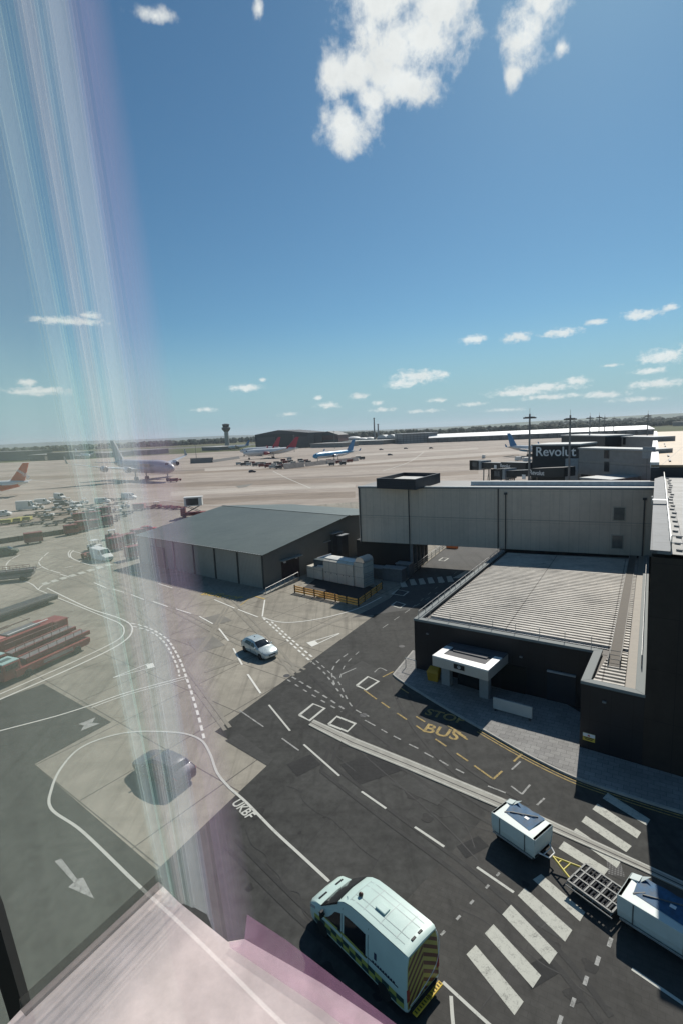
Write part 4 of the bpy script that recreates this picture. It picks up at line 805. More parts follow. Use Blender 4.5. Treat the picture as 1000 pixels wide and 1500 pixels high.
# ------------------------------------------------------------------ vehicles
tyre_m = M('tyre_rubber', (.012, .012, .012), .8); rim_m = M('wheel_rim', (.25, .25, .26), .4, .6); glass_m = M('vehicle_glass', (.012, .015, .018), .06, var=.1, spec=.7)
def wheel(parent, x, y, r=.34, w=.22, rim=True, name='wheel'):
    t = MB().lathe((x, y - w / 2, r), [(r * .55, 0), (r * .93, 0), (r, w * .15), (r, w * .85), (r * .93, w), (r * .55, w)], 20, V((0, 1, 0))).build(name, tyre_m, parent, smooth=40)
    if rim:
        s_ = 1 if y > 0 else -1; MB().lathe((x, y + s_ * w * .36, r), [(r * .6, 0), (r * .58, .03), (r * .25, .015), (r * .15, .03)], 14, V((0, s_, 0))).build('rim', rim_m, t, smooth=40)
    return t
class Body:
    """vehicle skin: stations along x, each a half ring of (y, z) from the sill to the roof centre"""
    def __init__(s, st): s.st = st
    def half(s, x):
        st = s.st
        for (xa, ra), (xb, rb) in zip(st, st[1:]):
            if xa >= x >= xb:
                t = (x - xa) / (xb - xa) if xb != xa else 0; return [(a[0] + (b[0] - a[0]) * t, a[1] + (b[1] - a[1]) * t) for a, b in zip(ra, rb)]
        return st[-1][1] if x < st[-1][0] else st[0][1]
    def mesh(s, name, mat, parent, smooth=38):
        rings = []
        for x, r in s.st: rings.append([V((x, y, z)) for y, z in r] + [V((x, -y, z)) for y, z in reversed(r) if y > 1e-4])
        return MB().loft(rings).build(name, mat, parent, smooth=smooth)
    def pt(s, x, t, side, off=.008):
        h = s.half(x); i = min(int(t), len(h) - 2); f = t - i; p = V((x, h[i][0] + (h[i + 1][0] - h[i][0]) * f, h[i][1] + (h[i + 1][1] - h[i][1]) * f))
        d = V((0, h[i + 1][0] - h[i][0], h[i + 1][1] - h[i][1])); e = .02; g = s.half(x + e); q = V((x + e, g[i][0] + (g[i + 1][0] - g[i][0]) * f, g[i][1] + (g[i + 1][1] - g[i][1]) * f))
        n = (q - p).cross(d); n = n.normalized() if n.length > 1e-9 else V((0, 1, 0))
        if n.dot(V((0, p.y, p.z - .6))) < 0: n = -n
        p = p + n * off; return V((p.x, p.y * side, p.z))
    def patch(s, name, mat, parent, quad, side=1, nx=8, nt_=4, off=.01):
        """quad: four (x, t) corners"""
        (a, b, c, d) = quad; rows = []
        for i in range(nx + 1):
            u = i / nx; row = []
            for j in range(nt_ + 1):
                v = j / nt_; x = (a[0] * (1 - u) + b[0] * u) * (1 - v) + (d[0] * (1 - u) + c[0] * u) * v; t = (a[1] * (1 - u) + b[1] * u) * (1 - v) + (d[1] * (1 - u) + c[1] * u) * v
                row.append(s.pt(x, t, side, off))
            rows.append(row)
        return MB().grid(rows).build(name, mat, parent, smooth=60)
    def across(s, name, mat, parent, x0, x1, t0, w0=1.0, w1=1.0, off=.012, nx=8, ny=10):
        """a patch over both sides of the crown (windscreen, bonnet, roof panel)"""
        rows = []; n = len(s.st[0][1]) - 1
        for i in range(nx + 1):
            u = i / nx; x = x0 + (x1 - x0) * u; wf_ = w0 + (w1 - w0) * u; row = []
            for j in range(ny + 1):
                q = (j / ny * 2 - 1) * wf_; t = n - abs(q) * (n - t0); row.append(s.pt(x, t, 1 if q >= 0 else -1, off))
            rows.append(row)
        return MB().grid(rows).build(name, mat, parent, smooth=60)

# ---- white high-roof van with reflective markings
vx = px(640, 1436, .4); 
van_dir = math.radians(90 + 42.5); vh = V((math.cos(van_dir), math.sin(van_dir), 0))
rear_mid = (px(601, 1471, .4) + px(646, 1407, .4)) / 2; rear_mid.z = 0
VL = 5.5; vpos = rear_mid + V((-vh.y, vh.x, 0)) * .38 + vh * (VL / 2 - .15)
white_v = M('van_white', (.53, .66, .60), .32, var=.05, scale=1.2, spec=.5); black_p = M('black_plastic', (.018, .018, .019), .55)
van = thing('ambulance_van', 'white high-roofed response van with yellow and brown chevron rear doors', 'van', vpos, van_dir)
def vst(x, zb, w, belt, ws, zs, wr, zr, crown): return (x, [(0, zb), (w * .93, zb), (w, zb + .12), (w * 1.0, belt), (ws, zs), (wr, zr), (0, zr + crown)])
h_ = VL / 2
vb = Body([vst(h_, .38, .74, .66, .72, .8, .60, .9, .03), vst(h_ - .07, .28, .90, .70, .88, .90, .76, 1.02, .04), vst(h_ - .25, .24, .97, .85, .95, 1.04, .84, 1.14, .05), vst(h_ - .6, .22, .99, .98, .97, 1.14, .87, 1.25, .06),
           vst(h_ - .84, .22, .99, 1.02, .97, 1.2, .89, 1.33, .06), vst(h_ - 1.25, .22, .99, 1.05, .95, 1.45, .87, 1.69, .07), vst(h_ - 1.7, .22, .99, 1.05, .92, 1.76, .83, 2.07, .08), vst(h_ - 1.9, .22, .99, 1.05, .91, 1.88, .81, 2.22, .08),
           vst(h_ - 2.2, .22, .99, 1.05, .91, 2.04, .81, 2.42, .07), vst(h_ - 2.6, .22, .99, 1.05, .92, 2.15, .82, 2.54, .06), vst(h_ - 3.2, .22, .99, 1.05, .92, 2.2, .82, 2.58, .06), vst(-h_ + .35, .22, .99, 1.05, .92, 2.2, .82, 2.6, .05), vst(-h_ + .08, .26, .98, 1.05, .92, 2.18, .81, 2.58, .05), vst(-h_, .3, .95, 1.05, .89, 2.14, .78, 2.53, .05)])
body = vb.mesh('body', white_v, van)
vb.across('windscreen', glass_m, van, h_ - .86, h_ - 1.86, 4.72, .98, 1.0, off=.03)
for s_ in (1, -1):
    vb.patch('side_window', glass_m, van, ((h_ - 1.15, 3.1), (h_ - 2.1, 3.02), (h_ - 2.1, 3.9), (h_ - 1.75, 3.9)), s_)
    vb.patch('side_window', glass_m, van, ((h_ - 2.3, 3.02), (h_ - 3.5, 3.02), (h_ - 3.5, 3.85), (h_ - 2.3, 3.9)), s_)
yel = M('hi_vis_yellow', (.36, .38, .09), .4, var=.06); grn = M('hi_vis_green', (.025, .06, .055), .4, var=.06)
for s_ in (1, -1):
    n_ = 14; x0 = h_ - .45; dx = (VL - .55) / n_
    for k in range(n_):
        for row, (ta, tb_) in enumerate(((2.42, 2.72), (2.1, 2.42))):
            vb.patch('marking_block', yel if (k + row) % 2 == 0 else grn, body, ((x0 - k * dx, ta), (x0 - (k + 1) * dx, ta), (x0 - (k + 1) * dx, tb_), (x0 - k * dx, tb_)), s_, nx=2, nt_=2, off=.006)
    vb.patch('sill_trim', black_p, van, ((h_ - .3, 1.1), (-h_ + .1, 1.1), (-h_ + .1, 2.0), (h_ - .3, 2.0)), s_, off=.015)
    vb.patch('yellow_stripe', yel, body, ((h_ - .7, 3.0), (h_ - 3.55, 2.97), (h_ - 3.55, 3.06), (h_ - .75, 3.14)), s_, off=.013)
    vb.patch('door_seam', black_p, body, ((h_ - 2.18, 2.1), (h_ - 2.2, 2.1), (h_ - 2.2, 4.4), (h_ - 2.18, 4.4)), s_, nx=1, off=.009)
    vb.patch('door_seam', black_p, body, ((h_ - 3.62, 2.1), (h_ - 3.64, 2.1), (h_ - 3.64, 4.4), (h_ - 3.62, 4.4)), s_, nx=1, off=.009)
    ms = MB(); ms.box((h_ - 1.12, s_ * 1.12, 1.28), (.12, .2, .3)); ms.bar((h_ - 1.15, s_ * .96, 1.2), (h_ - 1.12, s_ * 1.1, 1.2), .06); ms.build('wing_mirror', black_p, van, bevel=.03)
    vb.patch('headlamp', M('lamp_lens', (.35, .37, .38), .15), van, ((h_ - .06, 3.1), (h_ - .55, 3.3), (h_ - .5, 3.95), (h_ - .12, 3.95)), s_, off=.012)
    for xw in (h_ - .95, -h_ + 1.05): wheel(van, xw, s_ * .9, .34, .22)
    MB().box((-h_ - .012, s_ * .86, 1.0), (.03, .14, .5)).build('tail_lamp', M('tail_red', (.3, .02, .015), .3), van, bevel=.01)
    vb.patch('crest', M('crest_dark', (.03, .04, .08), .5), body, ((h_ - 3.95, 3.25), (h_ - 4.08, 3.25), (h_ - 4.08, 3.5), (h_ - 3.95, 3.5)), s_, nx=1, nt_=1, off=.008)
    for k in range(9): vb.patch('small_lettering', M('crest_dark', (.03, .04, .08), .5), body, ((h_ - 3.86 - k * .13, 3.1), (h_ - 3.95 - k * .13, 3.1), (h_ - 3.95 - k * .13, 3.16), (h_ - 3.86 - k * .13, 3.16)), s_, nx=1, nt_=1, off=.008)
    vb.patch('roof_gutter', M('gutter_grey', (.38, .43, .41), .4), body, ((h_ - 2.1, 4.9), (-h_ + .1, 4.9), (-h_ + .1, 4.99), (h_ - 2.1, 4.99)), s_, nx=14, off=.008)
mb = MB()
for s_ in (1, -1): mb.bar((h_ - .42, s_ * .5 - .17, 1.22), (h_ - .42, s_ * .5 + .17, 1.22), .1, .03)
mb2 = None
for s_ in (1, -1): vb.patch('bonnet_vent', black_p, van, ((h_ - .4, 5.2), (h_ - .5, 5.2), (h_ - .52, 5.7), (h_ - .42, 5.7)), s_, off=.014)
mb = MB(); mb.box((h_ - .02, 0, .55), (.1, 1.1, .26)); mb.build('grille', black_p, van, bevel=.03)
mb = MB(); mb.box((h_ - .1, 0, .38), (.25, 1.7, .22)); mb.build('bumper', black_p, van, bevel=.06)
# chevron doors
ch_y = M('chevron_yellow', (.42, .36, .09), .45, var=.1); ch_r = M('chevron_brown', (.13, .045, .03), .45, var=.1)
MB().prism([V((-h_ - .004, y, z)) for y, z in ((-.9, .42), (.9, .42), (.9, 1.1), (.84, 2.12), (.74, 2.46), (-.74, 2.46), (-.84, 2.12), (-.9, 1.1))], (-.012, 0, 0)).build('rear_door', ch_y, van)
def clip(poly, f):
    out = []
    for a, b in zip(poly, poly[1:] + poly[:1]):
        fa, fb = f(a), f(b)
        if fa >= 0: out.append(a)
        if fa * fb < 0: t = fa / (fa - fb); out.append((a[0] + (b[0] - a[0]) * t, a[1] + (b[1] - a[1]) * t))
    return out
for s_ in (1, -1):
    door = [(0.01, .44), (.88, .44), (.88, 1.1), (.82, 2.1), (.72, 2.44), (.01, 2.44)]
    mb = MB()
    for k in range(-2, 13):
        c0 = k * .36 - .2; q = clip(door, lambda p: p[1] + p[0] * .9 - c0); q = clip(q, lambda p: c0 + .17 - p[1] - p[0] * .9) if q else q
        if len(q) > 2: mb.prism([V((-h_ - .017, s_ * y, z)) for y, z in q], (-.004, 0, 0))
    mb.build('chevron_stripe', ch_r, van)
mb = MB(); pts = [V((-h_ - .03, .74, 2.3)), V((-h_ - .10, .3, 1.9)), V((-h_ - .10, -.3, 1.3)), V((-h_ - .04, -.8, .75))]
pts = smooth_line([V((-h_ - .03, -.78, 2.45)), V((-h_ - .14, -.8, 2.0)), V((-h_ - .2, -.5, 1.3)), V((-h_ - .14, .35, .8)), V((-h_ - .05, .8, .55))], 6)
for a, b in zip(pts, pts[1:]): mb.tube(a, b, .014, n=6)
mb.build('hose', M('hose_white', (.7, .7, .68), .4), van)
step = MB().box((-h_ - .24, -.38, .36), (.2, .72, .06)).box((-h_ - .24, .42, .36), (.2, .8, .06)).build('rear_step', M('step_yellow', (.62, .42, .03), .5), van, bevel=.02)
mb = MB()
for k in range(12): y = -.68 + k * .128; mb.box((-h_ - .24, y, .393), (.12, .05, .012))
mb.build('tread', M('tread_dark', (.12, .08, .01), .7), step)
MB().box((-h_ - .08, 0, .34), (.14, 1.5, .08)).build('tow_bar', black_p, van)
# roof details
for s_ in (1, -1):
    for xx in (h_ - 2.05, h_ - 3.5): MB().box((xx, s_ * 1.0, 1.12), (.2, .03, .05)).build('door_handle', black_p, van, bevel=.01)
    vb.patch('slide_rail', black_p, body, ((h_ - 3.65, 3.06), (-h_ + .35, 3.06), (-h_ + .35, 3.1), (h_ - 3.65, 3.1)), s_, off=.009)
    vb.patch('side_panel_swage', sw0, body, ((h_ - 3.8, 3.25), (-h_ + .35, 3.25), (-h_ + .35, 3.28), (h_ - 3.8, 3.28)), s_, off=.007) if False else None
for y in (.35, -.25): MB().bar((h_ - 1.0, y, 1.44), (h_ - 1.25, y - .45, 1.62), .02).build('wiper', black_p, van)
for y in (.42, -.42): MB().bar((h_ - 1.75, y - .22, 1.55), (h_ - 1.75, y + .22, 1.55), .12, .5).build('cab_seat', black_p, van, bevel=.04)
mb = MB(); zr = 2.645
mb.box((-.9, .1, zr + .02), (.5, .34, .07)); mb.build('roof_vent', white_v, van, bevel=.03)
MB().lathe((.15, .25, 2.63), [(.1, 0), (.1, .03), (.05, .09), (.01, .1)], 12).build('roof_beacon', M('beacon_dark', (.06, .03, .02), .3), van, smooth=40)
MB().tube((.75, .35, 2.5), (.6, .38, 2.72), .012).build('aerial', black_p, van)
sw_ = M('roof_swage_grey', (.46, .53, .50), .4)
for x in (.4, -.35, -1.2, -2.0): vb.across('roof_swage', sw_, body, x, x - .03, 5.0, .75, .75, off=.006, nx=1)
for s_ in (1, -1):
    for t_ in (5.3, 5.62): vb.patch('roof_swage', sw_, body, ((.4, t_), (-2.4, t_), (-2.4, t_ + .03), (.4, t_ + .03)), s_, nx=16, nt_=1, off=.007)
for y in (.62, -.62): MB().box((-2.5, y * .3, 2.62), (.1, .22, .07)).build('roof_lamp', black_p, van, bevel=.02)

# ---- silver hatchback
car_c = px(381, 957, 0); cdir = px(404, 965, .3) - px(366, 946, .3)
def car(name, label, loc, rz, paint, group=None, L=4.3, kind='hatch'):
    t = thing(name, label, 'car', loc, rz, group); h = L / 2
    def st(x, zb, w, belt, ws, zs, wr, zr, crown=.03): return (x, [(0, zb), (w * .9, zb), (w, zb + .14), (w, belt), (ws, zs), (wr, zr), (0, zr + crown)])
    b = Body([st(h, .36, .55, .5, .53, .56, .42, .62, .02), st(h - .12, .24, .76, .56, .74, .66, .6, .72), st(h - .45, .2, .85, .68, .82, .78, .66, .84), st(h - 1.0, .2, .88, .78, .84, .9, .7, .95), st(h - 1.2, .2, .88, .82, .84, .93, .71, .99),
              st(h - 1.6, .2, .88, .86, .78, 1.1, .66, 1.22), st(h - 2.0, .2, .88, .88, .7, 1.3, .58, 1.41), st(h - 2.5, .2, .88, .9, .69, 1.34, .57, 1.47), st(h - 3.2, .2, .88, .92, .69, 1.33, .57, 1.46), st(h - 3.65, .2, .87, .93, .69, 1.28, .56, 1.4), st(h - 3.95, .22, .85, .93, .74, 1.1, .6, 1.18),
              st(-h + .1, .3, .8, .88, .76, .95, .62, 1.0), st(-h, .4, .7, .8, .68, .86, .55, .9)])
    o = b.mesh('body', paint, t); b.across('windscreen', glass_m, t, h - 1.24, h - 1.95, 4.7, .95, .98); b.across('rear_window', glass_m, t, h - 3.7, h - 4.0, 4.8, .95, .95)
    for s_ in (1, -1):
        b.patch('side_window', glass_m, t, ((h - 1.45, 3.25), (h - 2.35, 3.15), (h - 2.35, 3.92), (h - 1.95, 3.92)), s_); b.patch('side_window', glass_m, t, ((h - 2.42, 3.15), (h - 3.5, 3.25), (h - 3.35, 3.9), (h - 2.42, 3.92)), s_)
        b.patch('headlamp', M('lamp_lens', (.35, .37, .38), .15), t, ((h - .1, 3.2), (h - .5, 3.3), (h - .45, 4.2), (h - .12, 4.2)), s_)
        b.patch('sill', black_p, t, ((h - .3, 1.05), (-h + .2, 1.05), (-h + .2, 1.95), (h - .3, 1.95)), s_, off=.014)
        MB().box((h - 1.5, s_ * .96, .98), (.12, .18, .13)).build('wing_mirror', paint, t, bevel=.03)
        for xw in (h - .85, -h + .75): wheel(t, xw, s_ * .79, .32, .2)
        b.patch('tail_lamp', M('tail_red', (.3, .02, .015), .3), t, ((-h + .03, 3.2), (-h + .3, 3.2), (-h + .3, 4.0), (-h + .03, 4.0)), s_)
        b.patch('door_seam', black_p, o, ((h - 2.38, 2.1), (h - 2.395, 2.1), (h - 2.395, 3.1), (h - 2.38, 3.1)), s_, nx=1, off=.008)
    MB().box((h - .02, 0, .5), (.06, .7, .16)).build('grille', black_p, t, bevel=.02); MB().box((h + .01, 0, .42), (.02, .5, .11)).build('number_plate', M('sign_white', (.75,) * 3), t)
    MB().box((h - 2.9, 0, 1.51), (.18, .06, .05)).build('aerial_fin', black_p, t, bevel=.01)
    return t
silver = M('silver_paint', (.50, .56, .55), .28, .35, var=.04, spec=.6)
car('silver_car', 'silver hatchback driving alone on the pale concrete', V((car_c.x, car_c.y, 0)), math.atan2(cdir.y, cdir.x), silver)
m1, m2 = px(286, 1090, 1), px(201, 1148, 1); mdir = (m1 - m2).normalized(); gdir = V((-mdir.y, mdir.x, 0))
dk = px(240, 1128, .4)
car('grey_car', 'dark grey hatchback seen through the glass on the square concrete panel', V((dk.x, dk.y, 0)), math.atan2(gdir.y, gdir.x), M('dark_grey_paint', (.06, .06, .075), .35, .2, var=.05), L=4.4)

# ---- covered baggage carts and roller dolly train
sheet_w = M('cart_white', (.56, .62, .59), .5, var=.06, scale=2); seam_m = M('cart_seam', (.10, .11, .11), .6); blue_m = M('blue_curtain', (.018, .085, .17), .65, var=.45, scale=3, bump=.5); yel_s = M('drawbar_yellow', (.55, .45, .05), .5, var=.15)
ch_m = M('chassis_dark', (.03, .03, .032), .6, var=.3, scale=4)
def cart(label, loc, rz, L=2.9, Wd=1.5, top=1.55, mirror=1):
    t = thing('baggage_cart', label, 'baggage cart', loc, rz); h, w_ = L / 2, Wd / 2; zb = .42
    # hooded box: side walls full, roof open along the far side where the curtain hangs
    mb = MB(); cut = [(h - .02, w_ * .86), (h, w_ * .95)]
    def ring(x, inn): return [V((x, -w_ * .9 + inn, zb)), V((x, -w_ + inn, zb + .35)), V((x, -w_ + inn, top)), V((x, w_ - inn, top)), V((x, w_ - inn, zb + .35)), V((x, w_ * .9 - inn, zb))]
    mb.loft([ring(-h + .14, .05)[:], ring(-h, .0), ring(h, .0), ring(h - .14, .05)])
    for s_ in (-1, 1): mb.loft([[V((s_ * h, -w_, top)), V((s_ * h, w_, top)), V((s_ * h, w_, zb + .4)), V((s_ * (h - .12), w_ * .9, zb)), V((s_ * (h - .12), -w_ * .9, zb)), V((s_ * h, -w_, zb + .4))], [V((s_ * (h + .03), -w_ * .97, top - .03)), V((s_ * (h + .03), w_ * .97, top - .03)), V((s_ * (h + .03), w_ * .95, zb + .5)), V((s_ * (h - .05), w_ * .88, zb + .08)), V((s_ * (h - .05), -w_ * .88, zb + .08)), V((s_ * (h + .03), -w_ * .95, zb + .5))]])
    b_ = mb.build('hood', sheet_w, t, bevel=.015)
    mb = MB(); mb.poly([V((-h + .42, -w_ + .52, top + .006)), V((-h + .3, w_ - .02, top + .006)), V((h - .4, w_ - .02, top + .006)), V((h - .5, -w_ + .34, top + .006))])
    cur = []
    for i in range(15):
        u = i / 14; row = []
        for j in range(7):
            v = j / 6; a = V((-h + .42, -w_ + .52, 0)).lerp(V((h - .5, -w_ + .34, 0)), u); b = V((-h + .3, w_ + .01, 0)).lerp(V((h - .4, w_ + .01, 0)), u); p = a.lerp(b, v)
            row.append(V((p.x, p.y, top + .014 + .09 * abs(math.sin(u * 9 + v * 4)) * v * (1 - .45 * v) + .03 * abs(math.sin(u * 23 + 2 * v)) * v)))
        cur.append(row)
    cu_ = MB().grid(cur).build('curtain', blue_m, t, smooth=50)
    MB().bar(cur[2][1] + V((0, 0, .03)), cur[12][5] + V((0, 0, .03)), .05, .03).build('strap', seam_m, t)
    mb = MB(); mb.bar((-h + .42, -w_ + .5, top + .02), (-h + .75, w_ * .1, top + .03), .05, .03); mb.build('flap_pole', seam_m, t)
    mb = MB(); mb.poly([V((-h + .42, w_ - .35, top + .02)), V((-h + .3, w_ - .02, top + .02)), V((-h + .75, w_ - .02, top + .3))]); 
    mb.prism([V((-h + .02, w_ - .4, top)), V((-h + .4, w_ - .4, top)), V((-h + .4, w_ - .4, top + .1))], (0, .38, 0)); mb.build('folded_flap', sheet_w, t)
    for s_ in (-1, 1):
        for x in (-h * .62, h * .55):
            mb = MB(); y = s_ * (w_ + .006); mb.prism([V((x, y, zb + .1)), V((x + .05, y, zb + .1)), V((x + .05, y, top - .05)), V((x, y, top - .05))], (0, s_ * .01, 0)); mb.build('seam', seam_m, t)
        mb = MB(); mb.box((0, s_ * (w_ + .02), zb + .02), (L * .92, .05, .07)); mb.build('side_rail', M('rail_alu', (.4, .41, .41), .4, .5), t)
        for x in (-h * .7, h * .7): wheel(t, x, s_ * w_ * .72, .2, .14, rim=False)
    MB().box((0, 0, .33), (L * .94, Wd * .8, .12)).build('chassis', ch_m, t)
    MB().box((.2, w_ * .2, top + .045), (.22, .16, .03)).build('label_tag', M('sign_white', (.75,) * 3), t)
    mb = MB()
    for s_ in (-1, 1): mb.tube((h + .02, s_ * .45, .62), (h + .45, s_ * .22, .5), .035)
    mb.tube((h + .45, -.22, .5), (h + .45, .22, .5), .035); mb.tube((h + .2, -.34, .56), (h + .2, .34, .56), .03); mb.build('tow_frame', M('tow_white', (.62, .62, .6), .5), t)
    return t
ctop = 1.45
a1, a2, a3, a4 = px(742.8, 1167.6, ctop), px(722.8, 1192.4, ctop), px(786.8, 1234, ctop), px(804.4, 1206, ctop)
cc1 = (a1 + a2 + a3 + a4) / 4; d1_ = ((a3 - a2) + (a4 - a1)).normalized(); CL1 = ((a3 - a2).length + (a4 - a1).length) / 2; CW1 = ((a2 - a1).length + (a3 - a4).length) / 2
cart('white hooded baggage cart with blue top curtain, standing in full sun', at_z(cc1, 0), math.atan2(d1_.y, d1_.x), CL1, CW1, ctop)
b1_, b2_ = px(917, 1271, ctop), px(904, 1311, ctop)
d2_ = (px(1000, 1369, ctop) - b2_).normalized(); d2n = V((-d2_.y, d2_.x, 0)); CL2 = 3.1; CW2 = 1.6
cc2 = b2_ + d2_ * (CL2 / 2) + d2n * (CW2 / 2)
cart('white hooded baggage cart half in shade at the right edge', at_z(cc2, 0), math.atan2(d2_.y, d2_.x), CL2, CW2, ctop)
# roller dolly
rz_ = .5
r1, r2, r3, r4 = px(853, 1264, rz_), px(836.5, 1295, rz_), px(903.5, 1341, rz_), px(913, 1307, rz_)
rc = (r1 + r2 + r3 + r4) / 4; rd = ((r3 - r2) + (r4 - r1)).normalized(); RL = (r3 - r2).length; RW = (r2 - r1).length
t = thing('roller_dolly', 'empty roller bed cargo dolly between the two white hooded carts', 'dolly', at_z(rc, 0), math.atan2(rd.y, rd.x)); RW = min(max(RW, 1.5), 2.1)
mb = MB(); alu = M('dolly_frame', (.15, .155, .15), .6, .2, var=.2, scale=4)
for y in (-RW / 2, -RW / 6, RW / 6, RW / 2): mb.box((0, y, .5), (RL, .07, .12))
for x in (-RL / 2, RL / 2): mb.box((x, 0, .5), (.07, RW, .12))
mb.build('frame', alu, t)
mb = MB()
for i in range(11):
    for j in range(3):
        x = -RL / 2 + .17 + i * (RL - .34) / 10; y = (j - 1) * RW / 3; mb.tube((x, y - RW / 6 + .06, .5), (x, y + RW / 6 - .06, .5), .04, n=8)
mb.build('roller', M('roller_dark', (.07, .07, .072), .4, .4), t, smooth=40, kind='stuff')
mb = MB()
for i in range(4):
    for j in range(3): x = -RL / 2 + RL * (i + .5) / 4; mb.box((x, (j - 1) * RW / 3, .53), (.06, RW / 3 - .08, .08))
mb.build('cross_bar', alu, t, kind='stuff')
MB().box((0, 0, .36), (RL * .96, RW * .9, .05)).build('tray', ch_m, t)
mb = MB(); y = -RW / 2 - .16; mb.tube((-RL / 2, y, .42), (RL / 2 + .1, y, .42), .03)
for k in range(6): mb.tube((-RL / 2 + RL * k / 5, y, .42), (-RL / 2 + RL * k / 5, -RW / 2, .5), .02)
mb.build('side_step', alu, t)
for s_ in (-1, 1):
    for x in (-RL * .36, RL * .36): wheel(t, x, s_ * RW * .36, .18, .13, rim=False)
da = at_z(rc, 0) - rd * RL / 2; db = at_z(cc1, 0) + d1_ * (CL1 / 2 + .5)
mb = MB(); o_ = t['_at']; inv = Matrix.Rotation(-t.rotation_euler.z, 3, 'Z')
def loc_(p): return inv @ (V(p) - V(o_))
nn = V((-rd.y, rd.x, 0))
mb.tube(loc_(at_z(da + nn * .5, .45)), loc_(at_z(db, .48)), .045); mb.tube(loc_(at_z(da - nn * .5, .45)), loc_(at_z(db, .48)), .045); mb.tube(loc_(at_z(da.lerp(db, .4) + nn * .3, .46)), loc_(at_z(da.lerp(db, .4) - nn * .3, .46)), .035)
mb.tube(loc_(at_z(da.lerp(db, .7) + nn * .15, .46)), loc_(at_z(da.lerp(db, .7) - nn * .15, .46)), .035); mb.build('drawbar', yel_s, t)

# ------------------------------------------------------------------ ground equipment further out
red_m = M('equipment_red', (.22, .05, .042), .5, var=.18, scale=1.5); wht_m = M('equipment_white', (.62, .62, .59), .5, var=.08); gry_m = M('equipment_grey', (.13, .13, .13), .55, var=.15); grn_m = M('cab_pale_green', (.32, .46, .42), .4, var=.08); org_m = M('tail_orange', (.60, .075, .02), .4)
def van_small(label, loc, rz, paint, L=4.9, hz=2.1, group=None):
    t = thing('parked_van', label, 'van', loc, rz, group); h = L / 2
    b = Body([(h, [(0, .4), (.7, .4), (.75, .6), (.7, .8), (0, .85)]), (h - .3, [(0, .3), (.88, .3), (.92, .7), (.85, 1.0), (0, 1.08)]), (h - .95, [(0, .28), (.92, .28), (.95, .9), (.9, 1.2), (0, 1.3)]), (h - 1.7, [(0, .28), (.92, .28), (.95, 1.0), (.82, hz - .15), (0, hz - .05)]), (-h + .1, [(0, .28), (.92, .28), (.95, 1.0), (.84, hz - .1), (0, hz)]), (-h, [(0, .35), (.88, .35), (.9, 1.0), (.8, hz - .2), (0, hz - .1)])])
    b.mesh('body', paint, t); b.across('windscreen', glass_m, t, h - 1.0, h - 1.62, 3.05, .95, .95)
    for s_ in (1, -1):
        b.patch('side_window', glass_m, t, ((h - 1.35, 2.2), (h - 2.2, 2.15), (h - 2.2, 2.85), (h - 1.7, 2.85)), s_)
        for xw in (h - .85, -h + .9): wheel(t, xw, s_ * .82, .33, .2)
    return t
def box_trolley(label, loc, rz, paint, L=2.6, Wd=1.6, hz=1.7, group=None, name='baggage_trolley', cat='baggage trolley'):
    t = thing(name, label, cat, loc, rz, group)
    mb = MB(); z0 = .5
    mb.box((0, 0, hz), (L, Wd, .08)); mb.box((-L / 2, 0, (z0 + hz) / 2), (.06, Wd, hz - z0)); mb.box((L / 2, 0, (z0 + hz) / 2), (.06, Wd, hz - z0)); mb.box((0, Wd / 2, (z0 + hz) / 2), (L, .05, hz - z0)); mb.box((0, -Wd / 2, z0 + (hz - z0) * .25), (L, .05, (hz - z0) * .5))
    mb.build('cage', paint, t); MB().box((0, 0, .45), (L, Wd, .1)).build('bed', gry_m, t)
    mb = MB(); mb.tube((L / 2, .3, .4), (L / 2 + .8, 0, .35), .04); mb.tube((L / 2, -.3, .4), (L / 2 + .8, 0, .35), .04); mb.build('drawbar', gry_m, t)
    for s_ in (1, -1):
        for x in (-L * .35, L * .35): wheel(t, x, s_ * Wd * .4, .2, .12, rim=False)
    return t
def tug(label, loc, rz, paint, group=None, cab=True):
    t = thing('baggage_tug', label, 'tug', loc, rz, group)
    mb = MB(); mb.prism([V((-1.4, -.7, .35)), V((1.4, -.7, .35)), V((1.4, -.7, .95)), V((.5, -.7, 1.05)), V((.3, -.7, .75)), V((-.6, -.7, .75)), V((-.7, -.7, 1.0)), V((-1.4, -.7, 1.0))], (0, 1.4, 0)); mb.build('body', paint, t, bevel=.04)
    MB().box((-.35, 0, .95), (.5, 1.1, .4)).build('seat', black_p, t, bevel=.05)
    if cab:
        mb = MB()
        for x in (-.65, .55):
            for y in (-.62, .62): mb.tube((x, y, .9), (x * .9, y, 1.85), .035)
        mb.build('cab_post', black_p, t); MB().box((-.05, 0, 1.9), (1.5, 1.4, .1)).build('roof', wht_m, t, bevel=.03)
    for s_ in (1, -1):
        for x in (-.9, .9): wheel(t, x, s_ * .65, .3, .2, rim=False)
    return t
def flat_dolly(label, loc, rz, paint, L=3.2, Wd=2.2, group=None):
    t = thing('cargo_dolly', label, 'dolly', loc, rz, group)
    mb = MB()
    for y in (-Wd / 2, 0, Wd / 2): mb.box((0, y, .55), (L, .09, .14))
    for k in range(5): mb.box((-L / 2 + L * k / 4, 0, .55), (.09, Wd, .12))
    mb.build('frame', paint, t); MB().box((0, 0, .43), (L * .9, Wd * .7, .06)).build('bed', ch_m, t)
    mb = MB(); mb.tube((L / 2, .3, .5), (L / 2 + 1, 0, .4), .05); mb.tube((L / 2, -.3, .5), (L / 2 + 1, 0, .4), .05); mb.build('drawbar', paint, t)
    for s_ in (1, -1):
        for x in (-L * .33, L * .33): wheel(t, x, s_ * Wd * .36, .22, .14, rim=False)
    return t
